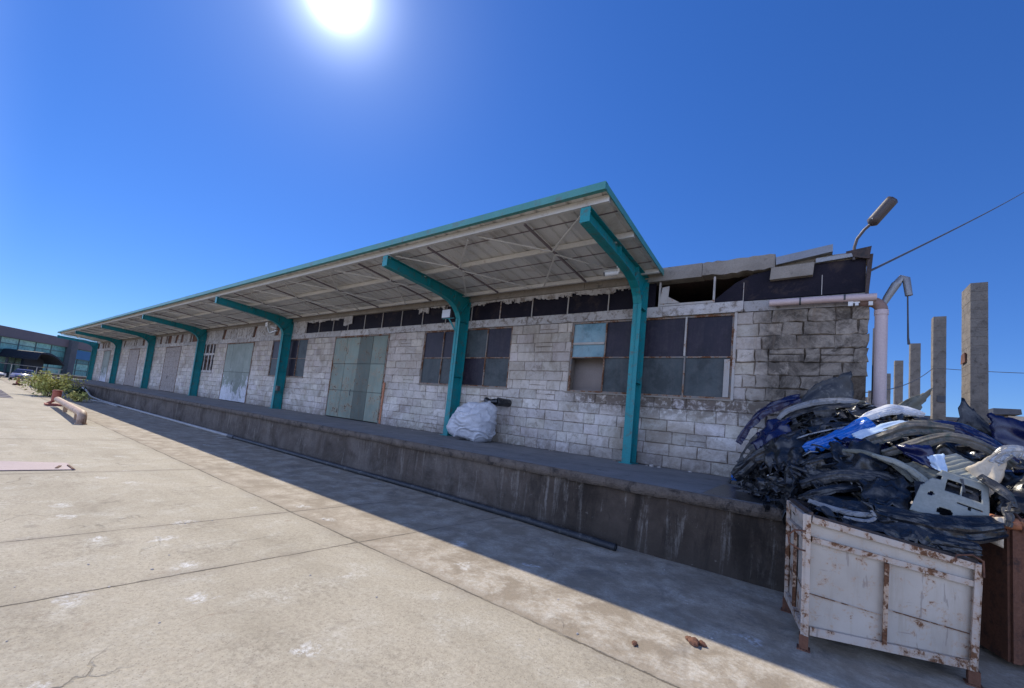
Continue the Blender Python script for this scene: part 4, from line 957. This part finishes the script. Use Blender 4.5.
# rusty skip at the right edge
sk = thing('rusty_skip', 'tall ribbed rusty container with orange rim at the right edge', 'container', (1.50, 6.05, 0), R(20))
q = MB(); q.box(0, 1.3, 0, .9, .05, 1.26); 
for i in range(6): q.box(.02+i*.24, .08+i*.24, -.03, -.002, .05, 1.25)
q.build('body', 'rust', sk)
q = MB(); q.tube([(-.03, .45, 1.30), (-.03, -.02, 1.30), (.1, -.06, 1.31), (1.3, -.06, 1.30)], .055, 12); q.build('rim', 'rustlip', sk)
q = MB(); q.tube([(.08, -.05, 1.24), (.05, -.12, 1.32), (.05, -.02, 1.39), (.07, .06, 1.30)], .014, 8); q.build('hook', 'rust', sk)
#PILE#
# ------------------------------------------------------------------ heap of scrapped car body parts
rp_ = random.Random(21)
def interp(x, T):
    if x <= T[0][0]: return T[0][1]
    for (a, p), (c, q_) in zip(T, T[1:]):
        if x <= c: return lerp(p, q_, (x-a)/(c-a))
    return T[-1][1]
def sstep(a, c, x): t = min(max((x-a)/(c-a), 0), 1); return t*t*(3-2*t)
AX = [(-1.15, 0), (-.9, .48), (-.62, .95), (-.3, 1.28), (.1, 1.42), (.6, 1.43), (1.2, 1.32), (1.8, 1.08), (2.3, .85), (3.0, .4), (3.6, 0)]
def HH(x, y):
    xs2 = x-max(0, 8.8-y)*.30*max(0, min(1, (1.2-x)/2))
    h = ZD+interp(xs2, AX)*(.10+.90*sstep(5.5, 8.2, y))
    if y < 6.35 and x < 1.3: h = max(h, 1.10)
    return h
def nrm(x, y):
    e = .06; return Vector((-(HH(x+e, y)-HH(x-e, y))/(2*e), -(HH(x, y+e)-HH(x, y-e))/(2*e), 1)).normalized()
def shell(name, mt, P, W, bulge=.3, side=None, wrap=.0, holes=False, rag=.0, n=36, m_=16, th=.006, taper=(.75, .75), groove=.12, parent=None, seed=0):
    """curved bumper- or wing-like shell swept along the points P"""
    P = [Vector(p) for p in P]; q = MB()
    def C(t):
        f = t*(len(P)-1); i = min(int(f), len(P)-2); f -= i
        p0 = P[max(i-1, 0)]; p1 = P[i]; p2 = P[i+1]; p3 = P[min(i+2, len(P)-1)]
        return .5*((2*p1)+(p2-p0)*f+(2*p0-5*p1+4*p2-p3)*f*f+(3*p1-p0-3*p2+p3)*f**3)
    side = Vector(side or (0, -.55, -.83)).normalized()
    def pt(u, v):
        t = max(min(u, 1), 0); c = C(t); T = (C(min(t+.02, 1))-C(max(t-.02, 0))).normalized()
        s_ = (side-T*side.dot(T)).normalized(); nn = T.cross(s_).normalized()
        if nn.z < 0 and nn.y > 0: nn = -nn
        if nn.y > .3: nn = -nn
        k = v*2-1; ww = W/2*lerp(taper[0], 1, min(1, u*4))*lerp(taper[1], 1, min(1, (1-u)*4))
        ww *= 1+rag*noise.noise(Vector((u*9, v*.7+seed, seed)))
        off = bulge*W*(1-abs(k)**3.5)+(groove*W*.45 if .40 < v < .66 else 0)+(.10*W if v > .9 else 0)-wrap*abs(2*u-1)**3+(.012 if int(u*n+.5) % 7 == 3 and v > .7 else 0)
        off += noise.noise(Vector((u*5+seed, v*3, seed)))*W*.16+noise.noise(Vector((u*14+seed, v*6, seed)))*W*.05
        return c+s_*ww*k+nn*off
    V = [pt(i/n, j/m_) for j in range(m_+1) for i in range(n+1)]; F = []
    for j in range(m_):
        for i in range(n):
            u = (i+.5)/n; v = (j+.5)/m_
            if holes and ((.30 < u < .70 and .55 < v < .88 and int(u*n) % 5) or (.10 < u < .2 and .55 < v < .8) or (.8 < u < .9 and .55 < v < .8)): continue
            if rag and (u < .06 or u > .94) and noise.noise(Vector((u*30, v*9, seed))) > .12: continue
            F.append((j*(n+1)+i, j*(n+1)+i+1, (j+1)*(n+1)+i+1, (j+1)*(n+1)+i))
    q.add(V, F, 0, 1., False)
    return q.build(name, mt, parent, solid=th)
def sheet(name, mt, C4, crump=.02, bow=.03, nu=14, nv=10, cut=None, th=.006, rag=.0, ribs=0, seed=0, parent=None):
    """bent panel spanning four corners, optional openings"""
    A, B_, Cc, D = [Vector(p) for p in C4]; q = MB(); nn = (B_-A).cross(D-A).normalized()
    if nn.y > 0: nn = -nn
    def pt(u, v):
        uu = u+rag*noise.noise(Vector((v*7, seed, 1)))*abs(2*u-1); vv = v+rag*noise.noise(Vector((u*7, seed, 4)))*abs(2*v-1)
        p = A.lerp(B_, uu).lerp(D.lerp(Cc, uu), vv)
        return p+nn*(bow*(1-(2*u-1)**2)+crump*noise.noise(Vector((u*3+seed, v*3, seed*.7)))*2+(.008 if ribs and int(v*ribs*2) % 2 else 0))
    V = [pt(i/nu, j/nv) for j in range(nv+1) for i in range(nu+1)]; F = []
    for j in range(nv):
        for i in range(nu):
            u = (i+.5)/nu; v = (j+.5)/nv
            if cut and cut(u, v): continue
            F.append((j*(nu+1)+i, j*(nu+1)+i+1, (j+1)*(nu+1)+i+1, (j+1)*(nu+1)+i))
    q.add(V, F, 0, 1., not ribs)
    return q.build(name, mt, parent, solid=th)
def up_(P, d): return [(x+d[0], y+d[1], z+d[2]) for x, y, z in P]

# --- the pieces one can pick out
G_H = 'scrap car parts in the heap'
def H_(o, lab, cat): return tag(o, lab, cat, G_H)
H_(shell('bumper', 'navy', [(-1.08, 8.75, 1.75), (-.90, 8.7, 2.12), (-.58, 8.6, 2.45), (-.18, 8.5, 2.62)], .26, .25, seed=1), 'dark navy curved bumper against the wall at the left edge of the heap', 'bumper')
H_(shell('bumper', 'greypale', [(-.52, 8.05, 2.08), (-.36, 8.0, 2.34), (.02, 8.0, 2.52), (.44, 8.0, 2.56), (.78, 8.05, 2.44)], .11, .35, seed=2), 'long pale silver curved strip arching over the top left of the heap', 'bumper')
H_(shell('bumper', 'dgrey', [(-.98, 8.2, 1.40), (-.66, 8.1, 1.90), (-.05, 8.0, 2.32), (.62, 8.0, 2.46)], .34, .25, holes=True, seed=3), 'wide charcoal bumper with grille slots just under the pale silver strip', 'bumper')
H_(shell('bumper', 'black', [(-.98, 7.7, 1.22), (-.62, 7.6, 1.62), (-.10, 7.5, 1.96), (.50, 7.5, 2.14)], .34, .28, seed=4), 'black bumper sweeping down to the deck at the left foot of the heap', 'bumper')
H_(shell('trim_strip', 'silver', [(-.56, 7.32, 1.48), (-.40, 7.28, 1.78), (-.05, 7.22, 2.00), (.34, 7.2, 2.14)], .022, .2, seed=5), 'thin silver trim strip curving across the black bumper', 'trim strip')
H_(shell('bumper', 'blue', [(-.08, 7.15, 1.77), (.16, 7.1, 1.90), (.38, 7.08, 2.05), (.60, 7.1, 2.22)], .25, .28, taper=(.5, .9), seed=6), 'bright blue bumper piece in the upper middle of the heap', 'bumper')
H_(shell('wing_panel', 'white', [(.46, 7.2, 2.20), (.70, 7.25, 2.37), (.90, 7.3, 2.42), (1.12, 7.3, 2.36)], .16, .3, taper=(.4, .3), seed=7), 'sunlit upper end of the bright blue piece, its glare coloured white', 'car panel')  # same bumper as the blue piece; sun glare put into its white
H_(sheet('wing_panel', 'paleblue', [(.40, 6.98, 2.05), (.86, 7.02, 2.28), (.98, 6.95, 2.24), (.44, 6.9, 1.96)], .01, .02, rag=.15, seed=8), 'pale blue glossy sliver below the sunlit white end of the bright blue piece', 'car panel')
H_(shell('bumper', 'greybump', [(.50, 6.95, 1.90), (.74, 6.9, 2.06), (1.0, 6.9, 2.18), (1.30, 6.9, 2.16)], .22, .25, groove=.3, seed=9), 'dusty grey bumper right of the bright blue piece', 'bumper')
H_(shell('bumper', 'greybump', [(.66, 6.72, 1.80), (.94, 6.66, 1.96), (1.21, 6.66, 2.08), (1.46, 6.7, 2.02), (1.70, 6.8, 1.84)], .15, .35, groove=.25, seed=10), 'second dusty grey bumper, lower and longer, ending by the pillar foot', 'bumper')
H_(shell('bumper', 'navy', [(1.05, 7.2, 2.16), (1.34, 7.15, 2.22), (1.62, 7.2, 2.08), (1.86, 7.3, 1.90)], .22, .25, seed=11), 'navy bonnet edge behind the dusty grey bumpers', 'car panel')
H_(sheet('felt_liner', 'olive', [(.86, 8.3, 2.38), (1.18, 8.3, 2.36), (1.36, 8.3, 2.84), (1.0, 8.35, 2.58)], .03, .05, rag=.12, seed=12), 'curled grey felt liner sticking up from the top of the heap beside the second pillar', 'liner')
H_(sheet('wing_panel', 'navy', [(.76, 6.52, 1.94), (1.04, 6.46, 1.98), (1.18, 6.4, 1.66), (.92, 6.44, 1.78)], .03, .04, rag=.2, seed=13), 'torn dark blue wing with pale tips in the middle right of the heap', 'car panel')
H_(sheet('wing_panel', 'paleblue', [(1.0, 6.44, 1.84), (1.14, 6.4, 1.90), (1.17, 6.34, 1.66), (1.05, 6.38, 1.74)], .01, .02, rag=.1, seed=14), 'small pale blue triangle on the torn dark blue wing', 'car panel')
H_(shell('moulding', 'foam', [(.56, 6.42, 1.80), (.78, 6.34, 1.74), (.94, 6.28, 1.62), (1.06, 6.2, 1.48)], .07, .4, taper=(.5, .6), seed=15), 'cream moulding bending down towards the door card', 'moulding')
def dcut(u, v): return (.06 < u < .26 and .12 < v < .22) or (u < .22-.5*v) or (u > .93 and v > .7) or (.55 < u < .9 and .55 < v < .60) or (.34 < u < .88 and .16 < v < .40 and not (abs(u-.58) < .02 and v > .2)) or ((u-.42)**2/.012+(v-.83)**2/.006 < 1) or ((u-.18)**2+(v-.55)**2 < .0016) or ((u-.72)**2+(v-.62)**2 < .0008)
dc = thing('door_card', 'large cream-grey door card with cut-outs lying against the front of the heap', 'door card', (1.1, 6.1, 1.4), 0, G_H)
o = sheet('panel', 'foam', [(.98-1.1, 6.14-6.1, 1.74-1.4), (1.42-1.1, 6.2-6.1, 1.62-1.4), (1.34-1.1, 5.86-6.1, 1.16-1.4), (.80-1.1, 5.84-6.1, 1.30-1.4)], .006, .02, 44, 34, cut=dcut, th=.01, seed=16, parent=dc)
q = MB(); q.bar((-.02, .035, .27), (.22, .07, .2), .04, .012); q.bar((.02, .03, .2), (.2, .05, .14), .012, .02); q.bar((.12, .03, .26), (.13, .0, .13), .015, .02); q.build('latch_bar', 'dgrey', dc)
q = MB(); q.grid(lambda u, v: Vector((lerp(-.22, .24, u), lerp(.07, -.15, v)+.02, lerp(.25, -.18, v)-.07)), 4, 4); q.build('backing', 'black', dc)
H_(sheet('ribbed_liner', 'foam', [(1.0, 6.52, 1.78), (1.26, 6.55, 1.92), (1.58, 6.5, 1.70), (1.36, 6.3, 1.60)], .01, .02, 20, 30, ribs=7, seed=17), 'ribbed cream boot liner just above the door card', 'liner')
H_(sheet('trim_board', 'olive', [(.78, 6.5, 1.70), (1.02, 6.52, 1.80), (1.14, 6.38, 1.66), (.94, 6.3, 1.56)], .02, .02, rag=.1, seed=18), 'grey-olive board wedged left of the ribbed liner', 'trim board')
H_(sheet('trim_board', 'beige', [(1.30, 6.42, 1.76), (1.62, 6.42, 2.04), (1.56, 6.38, 1.72), (1.46, 6.34, 1.50)], .02, .05, rag=.06, seed=19), 'cream curved trim board right of the door card', 'trim board')
H_(shell('wing_panel', 'silver', [(1.50, 6.42, 1.84), (1.62, 6.42, 1.98), (1.76, 6.42, 1.92), (1.90, 6.42, 1.66)], .16, .3, seed=20), 'silver wheel-arch wing at the right edge of the heap', 'car panel')
H_(shell('wing_panel', 'silver', [(1.66, 6.75, 2.02), (1.84, 6.75, 1.98), (2.02, 6.75, 1.82), (2.2, 6.75, 1.6)], .10, .3, seed=40), 'second narrower silver wing behind the wheel-arch wing', 'car panel')
H_(shell('trim_strip', 'silver', [(1.30, 6.8, 2.0), (1.46, 6.78, 2.03), (1.66, 6.78, 2.0)], .035, .3, seed=21), 'short bright chrome strip above the cream trim board', 'trim strip')
hs_ = thing('splitter', 'pale grey front splitter lying just inside the white bin', 'splitter', (.22, 5.45, 1.2), 0, G_H)
shell('lip', 'greypale', [(-.24, .02, .06), (-.06, -.05, .03), (.12, -.10, .02), (.26, -.10, .04)], .055, .3, parent=hs_, seed=22)
shell('end', 'greypale', [(.24, -.12, .08), (.27, -.13, .02), (.20, -.17, -.02), (.04, -.15, -.02)], .03, .3, parent=hs_, seed=23)
H_(shell('bumper', 'black', [(.50, 5.55, 1.24), (.84, 5.6, 1.20), (1.12, 5.7, 1.20), (1.40, 5.9, 1.26)], .26, .2, seed=24), 'long black bumper lying along the right half of the white bin', 'bumper')
H_(shell('bumper', 'black', [(.60, 5.28, 1.09), (.90, 5.42, 1.08), (1.2, 5.5, 1.08)], .16, .15, seed=25), 'thin black bumper lip overhanging the front rim of the white bin', 'bumper')
H_(shell('bumper', 'black', [(.0, 5.65, 1.21), (.4, 5.5, 1.19), (.8, 5.62, 1.16)], .3, .12, seed=26), 'wide black bumper filling the left half of the white bin', 'bumper')
H_(sheet('trim_board', 'beige', [(1.28, 5.95, 1.14), (1.38, 5.95, 1.34), (1.46, 5.95, 1.36), (1.44, 5.9, 1.08)], .01, .03, seed=27), 'cream board corner between the white bin and the rusty container', 'trim board')
H_(sheet('bonnet', 'black', [(1.72, 9.3, 2.0), (1.84, 9.3, 2.83), (2.12, 9.3, 2.45), (2.50, 9.3, 2.0)], .02, .05, rag=.08, seed=28), 'dark upright bonnet behind the foot of the tallest pillar', 'bonnet')
H_(sheet('bonnet', 'navy', [(2.1, 9.0, 2.0), (2.05, 9.0, 2.58), (2.4, 9.0, 2.5), (2.75, 9.0, 1.9)], .03, .06, rag=.1, seed=29), 'dark blue bonnet leaning right of the tallest pillar', 'bonnet')
H_(sheet('undertray', 'dgrey', [(-.40, 9.2, 2.45), (.58, 9.2, 2.45), (.50, 9.25, 3.22), (-.02, 9.25, 2.95)], .04, .06, rag=.12, seed=30), 'grey broken undertray leaning on the wall corner above the heap', 'undertray')
H_(shell('bumper', 'blue', [(-1.13, 8.55, 1.10), (-1.12, 8.5, 1.22), (-1.04, 8.4, 1.36)], .13, .3, seed=31), 'small blue bumper corner on the deck at the left foot of the heap', 'bumper')
H_(shell('bumper', 'black', [(-.16, 6.75, 1.48), (.16, 6.65, 1.68), (.56, 6.65, 1.74), (.86, 6.7, 1.62)], .20, .3, holes=True, seed=32), 'black slotted bumper below the bright blue piece', 'bumper')
H_(shell('bumper', 'dgrey', [(-.10, 6.45, 1.34), (.26, 6.38, 1.52), (.62, 6.38, 1.54), (.90, 6.4, 1.42)], .18, .3, seed=33), 'charcoal bumper in the hollow above the bin', 'bumper')
H_(shell('moulding', 'olive', [(.30, 6.6, 1.82), (.52, 6.52, 1.82), (.74, 6.45, 1.72), (.90, 6.35, 1.56)], .06, .3, seed=34), 'grey-olive padded moulding above the black slotted bumper', 'moulding')
H_(shell('wiring_duct', 'dgrey', [(1.36, 6.2, 1.7), (1.5, 6.1, 1.56), (1.52, 6.05, 1.4), (1.50, 6.0, 1.26)], .10, .4, seed=35), 'dark ribbed duct falling beside the cream trim board', 'duct')
o = MB(); o.tube([(1.64, 6.1, 1.62), (1.70, 6.08, 1.60)], .03, 8); H_(o.build('cap', 'teald'), 'tiny teal cap at the right edge of the heap', 'cap')
for i_, (mt, C4_, cr_, lab) in enumerate([
    ('black', [(-.62, 7.45, 1.80), (-.06, 7.3, 2.0), (-.10, 6.95, 1.58), (-.50, 7.05, 1.36)], .06, 'large crumpled black panel on the left slope under the silver trim strip'),
    ('dgrey', [(-.30, 6.95, 1.50), (.12, 6.8, 1.72), (.22, 6.5, 1.46), (-.16, 6.6, 1.26)], .06, 'crumpled charcoal panel just above the left corner of the white bin'),
    ('black', [(.16, 6.75, 1.84), (.64, 6.75, 1.90), (.74, 6.35, 1.50), (.28, 6.35, 1.46)], .07, 'large folded black sheet right below the bright blue piece'),
    ('black', [(.46, 6.3, 1.52), (.86, 6.25, 1.52), (.82, 5.85, 1.22), (.44, 5.85, 1.26)], .06, 'black crumpled panel left of the door card'),
    ('navy', [(-.78, 8.0, 1.96), (-.30, 7.9, 2.28), (-.28, 7.55, 1.98), (-.74, 7.6, 1.60)], .05, 'glossy dark navy panel among the black bumpers on the left slope'),
    ('black', [(1.52, 6.6, 1.78), (2.02, 6.6, 1.7), (1.95, 6.2, 1.36), (1.50, 6.2, 1.40)], .07, 'black panel under the silver wheel-arch wing at the right edge'),
    ('dgrey', [(-.02, 8.1, 2.36), (.62, 8.1, 2.46), (.58, 7.6, 2.22), (.02, 7.6, 2.10)], .05, 'flat charcoal panel between the pale grey arch and the blue piece'),
    ('black', [(.92, 7.0, 2.12), (1.5, 7.0, 2.06), (1.4, 6.75, 1.82), (.98, 6.7, 1.84)], .05, 'black sheet tucked between the two dusty grey bumpers')]):
    H_(sheet('car_panel', mt, C4_, cr_, .06, 18, 14, rag=.22, seed=400+i_), lab, 'car panel')
# --- the many others
LB = {'black': 'black', 'dgrey': 'charcoal', 'navy': 'navy', 'greybump': 'dusty grey', 'silver': 'silver', 'foam': 'cream', 'olive': 'olive-grey', 'white': 'white', 'paleblue': 'pale blue'}
def zone(x, y):
    if y < 6.3: return 'inside the white bin'
    if x < -.25: return 'on the left slope of the heap'
    if x < .6: return 'in the middle of the heap'
    return 'on the right side of the heap'
for k in range(52):
    y = rp_.uniform(5.4, 8.7) if k < 42 else rp_.uniform(5.2, 6.1)
    x = rp_.uniform(-1.0+.25*(8.8-y)*.8, 2.5) if y > 6.3 else rp_.uniform(.0, 1.1)
    L_ = rp_.uniform(.35, .95) if y > 6.3 else rp_.uniform(.4, .7)
    a = rp_.gauss(.0, .55); mt = rp_.choice(['black']*9+['dgrey']*5+['navy']*1+['greybump']*2+['silver'])
    if k in (10, 30): mt = 'silver'
    W_ = rp_.uniform(.12, .34); P = []
    for t in (-1, -.4, .4, 1):
        px_, py_ = x+math.cos(a)*L_/2*t, y+math.sin(a)*L_/2*t+rp_.uniform(-.03, .03)
        if y < 6.3: px_ = min(max(px_, .03), 1.08); py_ = min(max(py_, 5.05+.4*px_), 5.75+.4*px_)
        P.append(Vector((px_, py_, HH(px_, py_)-.06-.05*t*t+rp_.uniform(-.02, .02))))
    nn = nrm(x, y); T = Vector((math.cos(a), math.sin(a), 0)); sd = nn.cross(T); sd = -sd if sd.z > 0 else sd
    sd = (sd+nn*rp_.uniform(-.4, .4)).normalized()
    o = shell('bumper' if W_ > .14 else 'trim_strip', mt, P, W_, rp_.uniform(.15, .4), tuple(sd), holes=rp_.random() < .4, rag=rp_.uniform(0, .25), n=24, m_=11, seed=100+k)
    kind = 'bumper shell' if W_ > .14 else 'trim strip'
    sz = 'long' if L_ > .95 else ('short' if L_ < .65 else 'mid-length'); sl_ = ' steeply tilted' if abs(a) > .35 else (' nearly level' if abs(a) < .12 else '')
    zz = zone(x, y); tag(o, '%s%s %s %s %s' % (sz, sl_, LB[mt], kind, zz), 'bumper' if W_ > .14 else 'trim strip', '%s %ss %s' % (LB[mt], kind, zz))
for k in range(150):
    y = rp_.uniform(5.5, 8.7); x = rp_.uniform(-1.0+.25*(8.8-y)*.8, 2.4) if y > 6.3 else rp_.uniform(.15, .8)
    if y <= 6.3: y = 5.15+.4*x+rp_.uniform(.1, .5)
    nn = nrm(x, y); T = Vector((rp_.uniform(-1, 1), rp_.uniform(-1, 1), 0)).normalized(); T = (T-nn*T.dot(nn)).normalized(); B2 = nn.cross(T)
    s1, s2 = rp_.uniform(.07, .30), rp_.uniform(.05, .17); c = Vector((x, y, HH(x, y)-.02)); tl = nn*rp_.uniform(-.12, .16); B2 = (B2+nn*rp_.uniform(-.6, .6)).normalized()
    mt = rp_.choice(['black']*8+['dgrey']*5+['olive', 'greybump', 'navy']+['silver']*(k % 3 == 0)+['foam']*(k % 5 == 0))
    o = sheet('plastic_piece', mt, [c-T*s1-B2*s2, c+T*s1-B2*s2+tl, c+T*s1+B2*s2, c-T*s1+B2*s2-tl], .05, rp_.uniform(-.05, .08), 12, 9, rag=.45 if y > 6.3 else .2, th=.005, seed=300+k)
    zz = zone(x, y); tag(o, '%s %s broken plastic piece %s' % ('large' if s1 > .22 else ('small' if s1 < .13 else 'medium'), LB[mt], zz), 'plastic piece', '%s plastic pieces %s' % (LB[mt], zz))
for k in range(30):     # clips, rods and pale slivers
    y = rp_.uniform(5.7, 8.4); x = rp_.uniform(-.8+.2*(8.8-y), 2.2) if y > 6.3 else rp_.uniform(.1, 1.0); z = HH(x, y)+.0
    a = rp_.uniform(-.9, .9); L_ = rp_.uniform(.05, .2); d = Vector((math.cos(a), rp_.uniform(-.4, .4), -math.sin(a)*.8)); mt = rp_.choice(['silver', 'white', 'foam', 'greybump', 'paleblue'])
    q = MB(); c = Vector((x, y, z)); q.tube([c-d*L_, c+Vector((0, 0, .03)), c+d*L_], [rp_.uniform(.003, .012), rp_.uniform(.006, .016), .003], 6)
    zz = zone(x, y); tag(q.build('clip', mt), '%s small %s %s' % (LB[mt], 'rod' if L_ > .12 else 'clip', zz), 'clip', '%s clips and rods %s' % (LB[mt], zz))
# shreds below, nobody could count them
q = MB()
def core(u, v):
    x = lerp(-1.25, 3.6, u); y = lerp(6.45, 9.72, v); edge_ = min(u, 1-u)*20
    return Vector((x, y, max(HH(x, y)-.17-.5*max(0, .3-edge_)+noise.noise(Vector((x*4, y*4, 0)))*.06, ZD+.002)))
q.grid(core, 60, 40, sm=False)
def core2(u, v):
    p = (FL[1]+o3+Vector((.03, .03, 0))).lerp(FR[1]+o3+Vector((-.03, .03, 0)), u).lerp((RL[1]+o3).lerp(RR[1]+o3, u), v)
    return p+Vector((0, 0, -.09+.05*noise.noise(p*5)))
q.grid(core2, 16, 14, sm=False)
for k in range(2600):
    y = rp_.uniform(6.3, 8.9) if k < 2200 else rp_.uniform(5.0, 6.1); x = rp_.uniform(-1.1+.22*(8.8-y), 2.9) if y > 6.3 and k < 2200 else rp_.uniform(.02, 1.05)
    if k >= 2200: y = 4.95+.4*x+rp_.uniform(.05, .85)
    z = (HH(x, y) if k < 2200 else 1.12)-rp_.uniform(.04, .16); c = Vector((x, y, z))
    T = Vector([rp_.gauss(0, 1) for _ in range(3)]).normalized(); B2 = T.cross(Vector([rp_.gauss(0, 1) for _ in range(3)])).normalized(); s1, s2 = rp_.uniform(.02, .11), rp_.uniform(.008, .035)
    q.prism([c-T*s1-B2*s2, c+T*s1-B2*s2*.6, c+T*s1*.8+B2*s2, c-T*s1*.9+B2*s2*.8], T.cross(B2)*.006, rp_.choice([0, 0, 0, 0, 1, 1, 2]) )
o = q.build('scrap_shreds', ['black', 'dgrey', 'greybump']); o['kind'] = 'stuff'; o['label'] = 'dark jumble of broken plastic shreds filling the heap between the car parts'; o['category'] = 'scrap'
